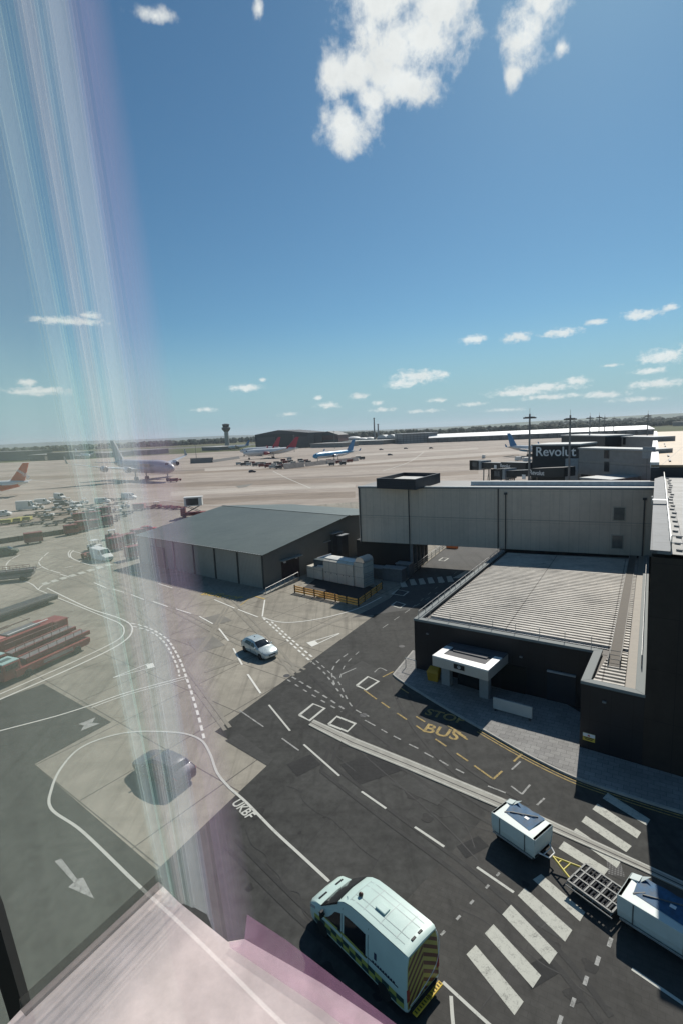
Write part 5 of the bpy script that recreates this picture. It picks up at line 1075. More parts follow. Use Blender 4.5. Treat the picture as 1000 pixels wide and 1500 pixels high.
def belt_loader(label, loc, rz, paint, L=8.0, raise_=0.0, cabm=None, group=None):
    t = thing('belt_loader', label, 'belt loader', loc, rz, group)
    mb = MB(); mb.prism([V((-L / 2, -1.0, .45)), V((L / 2 - .3, -1.0, .45)), V((L / 2, -1.0, .75)), V((L / 2, -1.0, 1.15)), V((-L / 2, -1.0, 1.15))], (0, 2.0, 0)); mb.build('chassis', paint, t, bevel=.06)
    mb = MB()
    for s_ in (-1, 1): mb.bar((-L / 2 + 1.4, s_ * .62, 1.45), (L / 2 + .3, s_ * .62, 1.55 + raise_), .22, .4)
    mb.build('side_beam', paint, t, bevel=.04)
    mb = MB()
    for s_ in (-1, 1):
        for k in range(7): mb.tube((-L / 2 + 1.6 + k * .95, s_ * .76, 1.5), (-L / 2 + 1.6 + k * .95, s_ * .76, 2.2), .03)
        mb.tube((-L / 2 + 1.6, s_ * .76, 2.2), (L / 2 - .7, s_ * .76, 2.2), .035)
    mb.build('hand_rail', M('rail_red_brown', (.17, .06, .05), .5), t)
    mb = MB()
    for s_ in (-1, 1): mb.box((.3, s_ * 1.01, .8), (3.2, .03, .3))
    mb.build('side_locker', M('locker_grey', (.24, .20, .19), .5), t)
    MB().bar((-L / 2 + 1.4, 0, 1.5), (L / 2 + .3, 0, 1.6 + raise_), 1.05, .12).build('belt', M('belt_grey', (.16, .15, .15), .7), t)
    c_ = MB().box((-L / 2 - .25, -.1, 1.25), (1.7, 1.7, 1.5)).build('cab', paint, t, bevel=.1); MB().box((-L / 2 - .25, -.1, 2.04), (1.6, 1.6, .12)).build('cab_roof', cabm or grn_m, t, bevel=.06); MB().box((-L / 2 - .25, -.1, 2.115), (.9, .5, .04)).build('roof_hatch', M('hatch_dark', (.08, .12, .11), .4), t)
    MB().box((-L / 2 - 1.11, -.1, 1.65), (.04, 1.4, .55)).build('windscreen', glass_m, t)
    for s_ in (1, -1):
        MB().box((-L / 2 - .25, -.1 + s_ * .86, 1.65), (1.1, .03, .5)).build('side_window', glass_m, t)
        for x in (-L * .36, L * .3): wheel(t, x, s_ * .92, .4, .26)
    return t
l0 = px(28, 990, 0); l1 = px(125, 945, 0); ldv = (l1 - l0).normalized(); lrz = math.atan2(ldv.y, ldv.x); lnv = V((-ldv.y, ldv.x, 0))
bl_c = px(72, 962, .6); bl_c.z = 0
for k, lab in enumerate(('red belt loader with pale green cab roof, nearest of the parked red loaders', 'red belt loader with green cab roof between the nearest loader and the red truck')):
    belt_loader(lab, bl_c + lnv * 2.5 * k + ldv * .4 * k, lrz, red_m)
t = thing('fire_engine', 'red high-sided service truck parked behind the red belt loaders', 'truck', bl_c + lnv * 5.2 + ldv * 1.3, lrz)
MB().box((-.6, 0, 1.4), (6.2, 2.2, 1.9)).build('body', red_m, t, bevel=.08); MB().box((3.5, 0, 1.35), (1.8, 2.1, 1.7)).build('cab', red_m, t, bevel=.15); MB().box((4.42, 0, 1.75), (.04, 1.8, .7)).build('windscreen', glass_m, t); MB().box((-3.0, 0, 2.4), (1.4, 1.7, .12)).build('roof_locker', M('locker_red', (.45, .16, .13), .45), t); MB().box((-.3, 0, 2.4), (3.4, 1.4, .1)).build('roof_deck', gry_m, t)
MB().tube((-2.0, -.5, 2.5), (2.4, -.5, 2.55), .06).build('roof_pole', wht_m, t)
for s_ in (1, -1):
    for x in (-2.4, 3.2): wheel(t, x, s_ * .98, .48, .28)
# racks of tow bars beside them
for k in range(3):
    q = bl_c + lnv * (8.0 + 2.1 * k) + ldv * (1.5 - .8 * k); t = thing('tow_bar_rack', ('long brown tow bar rack next to the red service truck', 'long brown tow bar rack in the middle of the three', 'long brown tow bar rack farthest from the red service truck')[k], 'tow bar', q, lrz + .03 * k, 'racks of tow bars on the concrete')
    rust = M('rack_brown', (.13, .085, .065), .6, var=.3, scale=3)
    mb = MB()
    for y in (-.35, .35): mb.tube((-6, y, .6), (4.6, y * .6, .65), .07)
    mb.tube((4.6, 0, .65), (7.2, 0, .6), .07)
    for j in range(12): mb.bar((-5.8 + j * .9, -.38, .6), (-5.8 + j * .9, .38, .62), .05)
    mb.build('bar', rust, t)
    mb = MB()
    for x in (-3, 2): mb.box((x, 0, .3), (.3, 1.4, .12)); mb.tube((x, -.3, .3), (x, -.3, .62), .05); mb.tube((x, .3, .3), (x, .3, .62), .05)
    mb.build('stand', gry_m, t)
    for x in (-3, 2):
        for s_ in (-1, 1): wheel(t, x, s_ * .75, .22, .15, rim=False)
t = thing('dark_reflection', 'long low dark grey shape in place of a reflection, left of the tow bar racks', 'reflection', at_z(px(22, 895, .5), 0), lrz + .02)  # dark trailer-like shape added in place of a reflection
MB().box((0, 0, .75), (11, 2.1, .7)).build('reflection_shape', M('dark_reflection_grey', (.06, .06, .058), .6, var=.2), t, bevel=.25)
for s_ in (-1, 1):
    for x in (-3.5, 3.5): wheel(t, x, s_ * .9, .35, .2, rim=False)
def P2(x, y): return px(x, y, 0)
van_small('white van turning at the junction left of the shed', P2(150, 820), math.radians(-38), wht_m, L=5.2, hz=2.2)
tug('small white tug behind the turning white van', P2(139, 805), math.radians(-30), wht_m)
tug('red tug waiting beside the turning white van', P2(131, 818), math.radians(150), red_m, cab=False)
G = 'red baggage trolleys left of the shed'
for k, (x, y, rz, L, hz, lab) in enumerate([(50, 796, .1, 3.4, 2.4, 'red baggage trolley standing alone left of the others'), (105, 783, .25, 2.8, 2.3, 'leftmost red trolley in the row beyond the junction'), (121, 779, .25, 2.8, 2.6, 'second red trolley in the row beyond the junction'), (141, 774, .3, 2.8, 2.2, 'third red trolley in the row beyond the junction'), (157, 771, .3, 2.6, 2.6, 'rightmost red trolley in the row beyond the junction'),
                                  (171, 806, .35, 3.2, 2.6, 'red trolley nearest the turning white van'), (188, 799, .35, 3.0, 2.4, 'red trolley behind the one nearest the white van'), (196, 818, .35, 2.6, 2.3, 'red trolley right by the shed corner'), (203, 790, .35, 2.6, 2.2, 'red trolley half hidden by the shed eave')]):
    box_trolley(lab, P2(x, y), math.radians(30) + rz, red_m, L, 1.7, hz, G)
tug('red tug with white roof between the two groups of red trolleys', P2(165, 789), math.radians(20), red_m)
car('red_car', 'small red car by the back corner of the shed roof', P2(220, 779), math.radians(25), M('red_paint', (.4, .04, .03), .3, var=.05), L=3.8)
# parked equipment on the apron
for k, (x, y, rz) in enumerate([(48, 741, 10), (58, 746, 200), (76, 737, 15), (84, 746, 30), (100, 737, 20), (106, 749, 190), (124, 738, 25), (135, 756, 210), (146, 752, 20), (172, 750, 20), (184, 744, 200), (72, 757, 10), (112, 756, 30), (156, 747, 25)]):
    tug('parked baggage tug with white roof among the dollies of the equipment park', P2(x, y), math.radians(rz), (wht_m, red_m, gry_m)[k % 3] if False else wht_m, 'tugs in the equipment park')
ap = [('van', 40, 747, 10, wht_m, 'large white box van left in the equipment park', 6, 3.2), ('van', 63, 739, 20, wht_m, 'white van at the back left of the equipment park', 5, 2.2), ('van', 88, 731, -30, wht_m, 'farthest white van in the equipment park', 5.4, 2.4), ('van', 112, 744, -35, wht_m, 'white van at the front right of the equipment park', 4.8, 2.1), ('van', 92, 741, 0, gry_m, 'grey van in the middle of the equipment park', 4.8, 2.1), ('van', 151, 737, 10, wht_m, 'white van right of the equipment park by the dolly row', 5, 2.0), ('van', 190, 731, -10, wht_m, 'lone white van out on the open apron', 5.4, 2.4),
      ('van', 4, 756, 10, wht_m, 'white pickup van at the left edge of the photo by the yellow trolleys', 5, 1.9)]
for (_, x, y, rz, m_, lab, L, hz) in ap: van_small(lab, P2(x, y), math.radians(rz), m_, L, hz)
G2 = 'dollies in the equipment park'
for k, (x, y, rz) in enumerate([(60, 752, 15), (74, 748, 18), (82, 755, 20), (70, 762, 20), (95, 754, 20), (104, 762, 22), (118, 756, 24), (130, 751, 25), (142, 745, 25), (165, 741, 25), (176, 738, 25), (128, 743, 20), (150, 758, 28), (165, 764, 30), (178, 757, 30), (88, 766, 20), (55, 768, 16), (45, 757, 14), (64, 757, 16), (98, 747, 20), (110, 768, 22), (122, 770, 24), (136, 747, 24), (158, 733, 20), (172, 733, 20), (188, 752, 26), (76, 770, 18), (142, 766, 28), (40, 770, 14)]):
    flat_dolly('empty flat cargo dolly parked in the equipment park', P2(x, y), math.radians(rz), (M('dolly_brown', (.09, .075, .065), .6, var=.3) if k % 2 else gry_m), 3.4, 2.2, G2)
for k, (x, y, lab) in enumerate([(120, 763, 'red cargo box in the equipment park behind the trolley row'), (138, 761, 'red cargo box on the right side of the equipment park'), (152, 754, 'pale red cargo box nearest the open apron')]):
    box_trolley(lab, P2(x, y), math.radians(30), red_m, 4, 2, 2.2, 'red cargo boxes in the equipment park', 'cargo_box', 'cargo box')
ylw = M('trolley_yellow', (.42, .38, .12), .5, var=.2)
for k, (x, y, lab) in enumerate([(8, 768, 'yellow trolley at the very left edge'), (22, 766, 'yellow trolley second from the left edge'), (36, 764, 'yellow trolley closest to the equipment park')]): box_trolley(lab, P2(x, y), math.radians(10), ylw, 3.6, 1.8, 1.3, 'yellow trolleys at the left edge')
van_small('dark green pickup parked at the left edge beyond the red trolley', P2(6, 814), math.radians(20), M('dark_green_paint', (.06, .075, .05), .5), 5, 1.8)
belt_loader('grey belt loader with green cab roof at the left edge beside the road markings', P2(14, 851), math.radians(15), gry_m, 7)
t = thing('low_fence', 'long low dark fence between the road junction and the equipment park', 'fence', P2(0, 796))
a, b = P2(-60, 806), P2(128, 777); d = (b - a).normalized(); mb = MB(); mb.prism([a, b, at_z(b, 1.1), at_z(a, 1.1)], V((-d.y, d.x, 0)) * .12); mb.build('panel', M('fence_dark', (.06, .06, .055), .7, var=.3), t, world=True)
for k in range(15): MB().box(at_z(a.lerp(b, k / 14) - V((-d.y, d.x, 0)) * .1, .6), (.14, .14, 1.2)).build('post', M('post_black', (.015,) * 3), t, world=True)
# catering lift truck, tug and dolly train
t = thing('catering_truck', 'high loader truck with white raised box on a red chassis at the shed corner', 'truck', P2(284, 757), math.radians(8))
MB().box((0, 0, .9), (6.4, 2.3, .8)).build('chassis', red_m, t, bevel=.05); bx_ = MB().box((.3, 0, 4.2), (4.6, 2.4, 2.3)).build('raised_box', wht_m, t, bevel=.05); MB().box((.1, -1.22, 4.2), (3.2, .05, 1.8)).build('box_door', M('box_dark', (.05, .05, .05), .5), t); MB().box((.3, 0, 5.4), (4.9, 2.6, .12)).build('roof', wht_m, t); MB().box((-2.6, 0, 1.9), (1.2, 2.1, 1.3)).build('cab', red_m, t, bevel=.1); MB().box((-3.22, 0, 2.1), (.04, 1.7, .6)).build('windscreen', glass_m, t)
mb = MB()
for y in (-1, 1): mb.bar((-1.6, y, 1.3), (1.9, y, 3.0), .14); mb.bar((1.9, y, 1.3), (-1.6, y, 3.0), .14)
mb.build('scissor_lift', gry_m, t)
for s_ in (1, -1):
    for x in (-2.3, 2.2): wheel(t, x, s_ * 1.05, .48, .28)
tug('red tug with roof pulling the dollies towards the high loader', P2(230, 744), math.radians(0), red_m)
for k, (x, y, lab) in enumerate([(252, 745, 'red flat dolly first behind the high loader'), (262, 746, 'red flat dolly touching the high loader'), (242, 744, 'red flat dolly next to the roofed tug')]): flat_dolly(lab, P2(x, y), math.radians(5), red_m, 4.2, 2.2, 'red dollies by the high loader')
box_trolley('pale red trolley alone on the open apron left of the roofed tug', P2(205, 747), 0, M('pale_red', (.42, .2, .17), .5), 3.4, 1.9, 2.0)
flat_dolly('flat dolly between the pale red trolley and the roofed tug', P2(217, 745), 0, red_m, 4, 2)
# ------------------------------------------------------------------ aircraft
def airliner(label, loc, rz, L, r, span, body_m, tail_m, engines=2, eng_m=None, s=1.0, belly=None, tail_h=None, name='airliner', two_tone=None):
    t = thing(name, label, 'airliner', loc, rz); t.scale = (s, s, s); h = L / 2; zc = r + 2.2 * r / 2.0 * .9 + .6
    prof = [(.02, 0), (.35 * r, .25 * r), (.62 * r, .75 * r), (.85 * r, 1.6 * r), (.97 * r, 2.6 * r), (r, 3.6 * r), (r, L * .62), (.93 * r, L * .72), (.72 * r, L * .83), (.42 * r, L * .93), (.12 * r, L)]
    rings = []
    for q, d in prof:
        up = 0 if d < L * .6 else (d - L * .6) / (L * .4) * r * .55
        dn = 0 if d > 3.6 * r else -(1 - d / (3.6 * r)) * r * .18
        rings.append([V((h - d, q * math.cos(2 * PI * k / 24), zc + up + dn + q * math.sin(2 * PI * k / 24) * 1.04)) for k in range(24)])
    MB().loft(rings).build('fuselage', body_m, t, smooth=50)
    if two_tone:
        rr = []
        for (q, d), ring_ in zip(prof[3:8], rings[3:8]): rr.append([p + (p - V((p.x, 0, zc))).normalized() * .03 for p in ring_[13:24]])
        MB().grid(rr).build('belly', two_tone, t, smooth=50)
    for sd_ in (1, -1):
        root = -.35 * r + zc
        sec = [(h - L * .36, h - L * .60, r * .85, root, .22 * r), (h - L * .50, h - L * .64, span * .28, root + span * .028, .12 * r), (h - L * .64, h - L * .685, span * .5, root + span * .075, .04 * r)]
        MB().loft([[V((a, sd_ * y, z)), V(((a + b) / 2, sd_ * y, z + th)), V((b, sd_ * y, z)), V(((a + b) / 2, sd_ * y, z - th * .6))] for a, b, y, z, th in sec]).build('wing', M('wing_grey', (.52, .53, .54), .4, .2, var=.05), t, smooth=30)
        MB().prism([V((h - L * .64, sd_ * span * .5, root + span * .075)), V((h - L * .685, sd_ * span * .5, root + span * .075)), V((h - L * .70, sd_ * span * .505, root + span * .075 + .055 * span)), V((h - L * .68, sd_ * span * .505, root + span * .075 + .055 * span))], (0, .08 * sd_, 0)).build('winglet', tail_m, t)
        MB().loft([[V((h - L * .86, sd_ * r * .3, zc + r * .6)), V((h - L * .9, sd_ * r * .3, zc + r * .7)), V((h - L * .96, sd_ * r * .3, zc + r * .6)), V((h - L * .9, sd_ * r * .3, zc + r * .5))], [V((h - L * .95, sd_ * span * .17, zc + r * .8)), V((h - L * .97, sd_ * span * .17, zc + r * .83)), V((h - L * .99, sd_ * span * .17, zc + r * .8)), V((h - L * .97, sd_ * span * .17, zc + r * .77))]]).build('tailplane', M('wing_grey', (.52, .53, .54), .4, .2), t, smooth=30)
        spots = [(.33, .17)] if engines == 2 else [(.36, .17), (.47, .30)]
        for fx, fy in spots:
            R_ = r * .52 if engines == 2 else r * .42; e = MB().lathe((h - L * fx, sd_ * span * fy, root - R_ * .75 + span * fy * .12), [(R_ * .9, 0), (R_, .1 * R_), (R_ * 1.08, R_), (R_ * .95, 2.4 * R_), (R_ * .6, 3.4 * R_), (R_ * .3, 4 * R_)], 18, V((-1, 0, 0))).build('engine', eng_m or M('engine_white', (.6, .6, .6), .35, .2), t, smooth=45)
            MB().lathe((h - L * fx + .03, sd_ * span * fy, root - R_ * .75 + span * fy * .12), [(R_ * .84, 0), (R_ * .3, -.02), (.02, .25)], 18, V((1, 0, 0))).build('fan', M('fan_dark', (.03, .03, .035), .4, .5), e, smooth=45)
            MB().box((h - L * fx - 2 * R_, sd_ * span * fy, root + span * fy * .12 + .1), (2.5 * R_, .25, R_ * .9)).build('pylon', M('wing_grey', (.52, .53, .54), .4, .2), t)
        mb = MB()
        for k in range(int(L * .55 / .9)): x = h - L * .2 - k * .9; mb.box((x, sd_ * r * 1.0, zc + r * .22), (.3, .06, .36))
        mb.build('cabin_windows', M('cabin_window', (.03, .035, .045), .2), t)
        mb = MB(); mb.prism([V((h - r * .72, sd_ * r * .34, zc + r * .32)), V((h - r * 1.2, sd_ * r * .66, zc + r * .38)), V((h - r * 1.25, sd_ * r * .5, zc + r * .66)), V((h - r * .95, sd_ * r * .2, zc + r * .6))], (0, 0, .05)); mb.build('cockpit_window', M('cabin_window', (.03,) * 3), t)
    th = tail_h or r * 3.6
    fin = MB().prism([V((h - L * .80, -.12 * r, zc + r * .9)), V((h - L * .96, -.12 * r, zc + r * .85)), V((h - L * 1.03, -.06 * r, zc + r + th)), V((h - L * .965, -.06 * r, zc + r + th))], (0, .2 * r, 0)).build('tail_fin', tail_m, t)
    for x, y in ((h - L * .1, 0), (h - L * .53, r * .9), (h - L * .53, -r * .9)):
        g = MB().tube((x, y, zc - r * .8), (x, y, r * .3), r * .09).build('landing_gear', M('gear_grey', (.3, .3, .3), .5), t)
        for s_ in (1, -1): MB().lathe((x, y + s_ * r * .16 - .1, r * .27), [(r * .27, 0), (r * .27, r * .2)], 12, V((0, 1, 0))).build('tyre', tyre_m, g, smooth=40)
    return t
wht_a = M('airliner_white', (.70, .70, .69), .3, var=.04, spec=.5)
navy_t = M('airliner_tail_blue', (.03, .18, .38), .35, var=.1); red_t = M('airliner_tail_red', (.36, .025, .05), .35, var=.1); sky_b = M('airliner_blue', (.05, .26, .46), .35, var=.06)
# four engined double decker
q = px(210, 703); los = V((q.x, q.y, 0)).normalized(); rt_ = V((los.y, -los.x, 0)); hd_ = (-los * math.cos(math.radians(28)) + rt_ * math.sin(math.radians(28)))
a3 = airliner('huge four-engined double-deck airliner with tall pale fin, out on the apron', q, math.atan2(hd_.y, hd_.x), 72, 3.9, 78, M('airliner_grey', (.44, .43, .45), .35, var=.08), M('fin_pale', (.42, .42, .41), .4, var=.35, scale=.1), 4, s=.86, tail_h=12.5)
tm = text_mb('Emirates', 4.2, (10, -3.96, 9.6), (1, 0, 0), (0, 0, 1), .03, .02); tm.build('fuselage_lettering', M('lettering_gold', (.42, .36, .22), .4), a3)
tm = text_mb('Emirates', 4.2, (10, 3.96, 9.6), (-1, 0, 0), (0, 0, 1), .03, .02); tm.build('fuselage_lettering', M('lettering_gold', (.42, .36, .22), .4), a3)
tug('red pushback tug under the nose of the double-deck airliner', px(262, 704), .3, red_m, cab=False); box_trolley('red trolley ahead of the nose of the double-deck airliner', px(255, 706), .2, red_m, 4, 2, 1.8)
def plane_between(label, nose, tail, r, span, *a, **k):
    n, tl_ = px(*nose), px(*tail); d = (n - tl_); L = d.length; return airliner(label, (n + tl_) / 2, math.atan2(d.y, d.x), L, r, span, *a, **k)
plane_between('white airliner with dark red tail parked in front of the dark hangar', (357, 673.5), (437, 668.5), 2.7, 44, wht_a, red_t, 2, M('engine_red', (.3, .03, .05), .4), tail_h=9)
plane_between('white airliner with red tail, mostly hidden behind the other red-tailed one', (352, 668.5), (411, 665.5), 2.6, 36, wht_a, red_t, 2, tail_h=9.5)
plane_between('light blue airliner with blue tail parked right of the dark hangar', (459, 678), (519, 671), 2.05, 33, sky_b, navy_t, 2, two_tone=wht_a, tail_h=7.6)
plane_between('blue tailed airliner standing behind the black jet bridge tower', (812, 668), (744, 667), 2.0, 34, wht_a, navy_t, 2, two_tone=sky_b, tail_h=8.2)
q = px(-36, 730); los = V((q.x, q.y, 0)).normalized(); rt_ = V((los.y, -los.x, 0)); hd_ = -rt_ * .9 + los * .43
oj = airliner('white airliner with orange tail cut off by the left edge of the photo', q - rt_ * -3, math.atan2(hd_.y, hd_.x), 36, 1.95, 33, wht_a, org_m, 2, tail_h=7.2)
MB().loft([[V((-7 - k * 2.4, 2.02 * (1 - k * .16) * math.cos(a), 4.25 + .18 * k + 2.06 * (1 - k * .16) * math.sin(a))) for a in [2 * PI * j / 18 for j in range(18)]] for k in range(4)]).build('orange_band', org_m, oj, smooth=50)
tm = text_mb('easyJet', 2.0, (-16.6, .26, 9.3), (-.8, 0, -.6), (-.6, 0, .8), .02, .02); tm.build('tail_lettering', M('sign_white', (.75,) * 3), oj)
tm = text_mb('easyJet', 2.0, (-16.6, -.26, 9.3), (.6, 0, .8), (-.8, 0, .6), .02, .02); tm.build('tail_lettering', M('sign_white', (.75,) * 3), oj)
plane_between('small white airliner far off on the left in front of the terminal buildings', (132, 672), (112, 671.5), 2.0, 34, wht_a, wht_a, 2)
plane_between('white airliner far off between the control tower and the hangar', (335, 659), (366, 658), 2.0, 34, wht_a, navy_t, 2)

# ------------------------------------------------------------------ jet bridges and gate tower
steel_d = M('gate_navy', (.014, .020, .026), .45, var=.15, scale=.6); grey_p = grid_mat('gate_grey_panel', (.27, .265, .255), (.18, .175, .17), 9, 4.2, .05, rough=.5, var=.06, scale=.1, vertical=True, rot=0.3)
GD = 122
ga, gb = atdist(778.5, 690, GD), atdist(847.5, 690, GD - 4); ga.z = gb.z = 0; gd = (gb - ga).normalized(); gn = V((-gd.y, gd.x, 0)); gtop = ztop(ga, 779, 651)
gt = thing('gate_tower', 'black boarding gate tower with large white Revolut lettering'.replace('Revolut', 'advert'), 'gate tower', ga)
MB().prism([ga, gb, gb + gn * 9, ga + gn * 9], (0, 0, gtop - .3)).build('wall', steel_d, gt, world=True)
MB().prism([at_z(p, gtop - .3) for p in (ga - gd * .2 - gn * .2, gb + gd * .2 - gn * .2, gb + gd * .2 + gn * 9.2, ga - gd * .2 + gn * 9.2)], (0, 0, .3)).build('roof', M('gate_roof', (.36, .38, .38), .6), gt, world=True)
lc = hit(812.5, 662, ga - gn * .06, gd); lw_ = (hit(842, 662, ga - gn * .06, gd) - hit(783, 662, ga - gn * .06, gd)).length
tm = text_mb('Revolut', 1, (0, 0, 0), (1, 0, 0), (0, 1, 0), .03, .02); mnx = min(p.x for p in tm.v); mxx = max(p.x for p in tm.v); f_ = lw_ / (mxx - mnx)
text_mb('Revolut', f_, lc, gd, ZU, .035, .03).build('wall_lettering', M('letter_white', (.78, .79, .79), .5), gt, world=True)
MB().box(hit(839, 688, ga - gn * .9, gd), (2.6, 1.6, 4.6), ax=(gd, gn, ZU)).build('service_pod', M('pod_grey', (.3, .33, .35), .5), gt, world=True)
MB().prism([at_z(p, 5.2) for p in (ga - gn * .8, gb - gn * .8, gb, ga)], (0, 0, .25)).build('ledge', M('gate_roof', (.36, .38, .38), .6), gt, world=True)
def jet_bridge(label, x0, x1, y0t, y0b, y1t, y1b, d0, d1, lx, ly):
    a, b = atdist(x0, (y0t + y0b) / 2, d0), atdist(x1, (y1t + y1b) / 2, d1); d = at_z(b, 0) - at_z(a, 0); L = d.length; d.normalize(); n = V((-d.y, d.x, 0)); zt = ztop(a, x0, y0t); zb = ztop(a, x0, y0b); zt1 = ztop(b, x1, y1t); zb1 = ztop(b, x1, y1b)
    t = thing('jet_bridge', label, 'jet bridge', at_z(a, 0))
    def seg(f0, f1, w, gr, name, m):
        r_ = []
        for f in (f0, f1):
            c = at_z(a, 0) + d * L * f; z1 = zt + (zt1 - zt) * f + gr; z0 = zb + (zb1 - zb) * f - gr; r_.append([at_z(c - n * w, z0), at_z(c + n * w, z0), at_z(c + n * w, z1), at_z(c - n * w, z1)])
        return MB().loft(r_).build(name, m, t, world=True)
    seg(.16, .62, 1.25, -.2, 'inner_tunnel', steel_d); seg(.58, 1, 1.5, .05, 'outer_tunnel', steel_d); seg(.05, .17, 1.9, .3, 'cab', M('cab_black', (.02, .022, .025), .5)); seg(0, .055, 2.0, .35, 'bellows', M('bellows_black', (.01, .01, .01), .8))
    seg(.17, .21, 1.7, .25, 'rotunda_cladding', M('pod_grey', (.3, .33, .35), .5))
    mb = MB()
    for f in (0.07, .1, .13): c = at_z(a, 0) + d * L * f; mb.box(at_z(c - n * 1.93, (zt + zb) / 2 + .3), (L * .02, .06, 1.1), ax=(d, n, ZU))
    mb.build('cab_window', M('pane_grey', (.12, .14, .15), .15), t, world=True)
    lc_ = at_z(a, 0) + d * L * .66 - n * 1.53; f = .66
    text_mb('Revolut', 1.25, at_z(lc_, (zt + zb) / 2 + (zt1 - zt + zb1 - zb) / 2 * f), d, ZU, .02, .02).build('bridge_lettering', M('letter_white', (.78, .79, .79), .5), t, world=True)
    MB().box(at_z(at_z(a, 0) + d * L * .47 - n * 1.27, (zt + zb) / 2), (1.0, .05, 1.0), ax=(d, n, ZU)).build('advert_mark', M('letter_white', (.78,) * 3), t, world=True)
    for f in (.22, .55):
        c = at_z(a, 0) + d * L * f; zl = zb + (zb1 - zb) * f
        mb = MB()
        for s_ in (-1, 1): mb.tube(at_z(c + n * s_ * 1.0, .5), at_z(c + n * s_ * .8, zl), .16); mb.bar(at_z(c - n, 1.2), at_z(c + n, zl - .3), .1)
        mb.box(at_z(c, .75), (1.2, 2.6, .35), ax=(d, n, ZU)); lg = mb.build('support_leg', M('leg_grey', (.2, .2, .2), .5), t, world=True)
        for s_ in (-1, 1): MB().lathe(at_z(c + n * s_ * 1.2, .55) - V(t['_at']), [(.3, -.2), (.55, -.18), (.55, .18), (.3, .2)], 14, n).build('wheel', tyre_m, lg, smooth=40)
    return t
jet_bridge('upper left black jet bridge with white lettering, the one reaching farther out', 696, 777, 675.5, 686, 677.5, 688, 150, 132, 0, 0)
jet_bridge('lower black jet bridge with white lettering, passing in front of the gate tower', 728, 834, 688.5, 700, 684, 697, 122, 108, 0, 0)
def link_block(name, label, x0, x1, yt0, yb0, yt1, yb1, dist, depth, m, dist1=None, pres=None):
    a, b = atdist(x0, yt0, dist), atdist(x1, yt1, dist1 or dist); zt = ztop(a, x0, yt0); zb = max(0, ztop(a, x0, yb0)); d = at_z(b, 0) - at_z(a, 0); d.normalize(); n = V((-d.y, d.x, 0)); A_, B_ = at_z(a, 0), at_z(b, 0)
    t = thing(name, label, 'building', A_); MB().prism([at_z(p, zb) for p in (A_, B_, B_ + n * depth, A_ + n * depth)], (0, 0, zt - zb - .3)).build('wall', m, t, world=True)
    MB().prism([at_z(p, zt - .3) for p in (A_ - n * .3, B_ - n * .3, B_ + n * depth, A_ + n * depth)], (0, 0, .3)).build('roof', M('gate_roof', (.36, .38, .38), .6), t, world=True)
    for (x, y, w_, h_) in pres or []:
        MB().box(hit(x, y, A_ - n * .04, d), (w_, .06, h_), ax=(d, n, ZU)).build('window', M('pane_dark', (.03, .035, .04), .2), t, world=True)
    if zb > 1:
        for f in (.05, .5, .97):
            mb = MB(); c = A_.lerp(B_, f) + n * 2; mb.box(at_z(c, zb / 2), (.5, .5, zb - .02), ax=(d, n, ZU)); mb.build('pier', M('leg_grey', (.2, .2, .2), .5), t, world=True)
    return t, A_, d, n, zt, zb
lb, A_, d_, n_, zt_, zb_ = link_block('boarding_link', 'grey two storey boarding link joining the black gate tower to the terminal hall', 847.5, 958, 655.5, 694, 655.5, 699, 116, 4, grey_p, 103, [(888, 664, 1.2, 1.9), (888, 683.5, 1.2, 1.9)])
MB().box(hit(950, 663, A_ - n_ * .06, d_), (2.6, .08, 2.0), ax=(d_, n_, ZU)).build('grille', M('pod_grey', (.3, .33, .35), .5), lb, world=True)
MB().bar(A_ + ZU * (zt_ + zb_) / 2 - n_ * .03, A_ + d_ * 36 + ZU * (zt_ + zb_) / 2 - n_ * .03, .08, .14).build('storey_joint', M('joint_grey', (.19, .195, .195), .5), lb, world=True)
link_block('boarding_link', 'farther grey boarding link showing above the nearer one', 887, 960, 638.5, 655, 638.5, 655, 175, 5, grey_p, 153.6, [(914, 645.5, 1.3, 2.2)])
link_block('gate_block', 'dark gate building behind the advert tower', 822, 886, 637, 660, 637.5, 660, 190, 8, steel_d, 165)
link_block('ground_terrace', 'low pale flat-roofed block under the boarding link', 850, 897, 699, 714, 699, 717, 103, 14, M('terrace_pale', (.42, .41, .38), .8), 99)
for k, (x, y, lab) in enumerate([(917, 713, 'orange cargo box left under the boarding link'), (927, 714, 'orange cargo box in the middle under the boarding link'), (937, 714.5, 'orange cargo box right under the boarding link')]):
    p = atdist(x, y, 92); p.z = 0; t = thing('cargo_box', lab, 'cargo box', p, -.3, 'orange cargo boxes'); z_ = ztop(p, x, y); MB().box((0, 0, z_ / 2), (1.6, 1.6, max(z_, .5))).build('body', M('box_orange', (.5, .2, .1), .6), t, bevel=.04); MB().box((0, -.82, z_ / 2), (1.2, .04, max(z_ * .8, .4))).build('door', M('box_door_pale', (.5, .42, .34), .6), t)
mast_m = M('mast_steel', (.2, .2, .2), .5, .4)
def mast(label, x, ytop, dist, heads=4, r=.2, spread=1.1, top_extra=0):
    p = atdist(x, ytop, dist); z = p.z; p.z = 0; t = thing('light_mast', label, 'light mast', p, .4, 'tall apron light masts')
    MB().lathe((0, 0, 0), [(r * 1.5, 0), (r * 1.4, .6), (r * .75, z)], 12).build('pole', mast_m, t, smooth=40); mb = MB(); mb.tube((-spread, 0, z - .6), (spread, 0, z - .6), .1); mb.tube((0, -spread * .6, z - .6), (0, spread * .6, z - .6), .1); mb.tube((0, 0, z), (0, 0, z + 1.0), .03); mb.build('cross_arm', mast_m, t)
    for sx_ in (-1, -.5, .5, 1): MB().box((spread * sx_, 0, z - .75), (.42, .6, .25)).build('floodlight', M('flood_dark', (.12, .12, .12), .5), t)
    return t
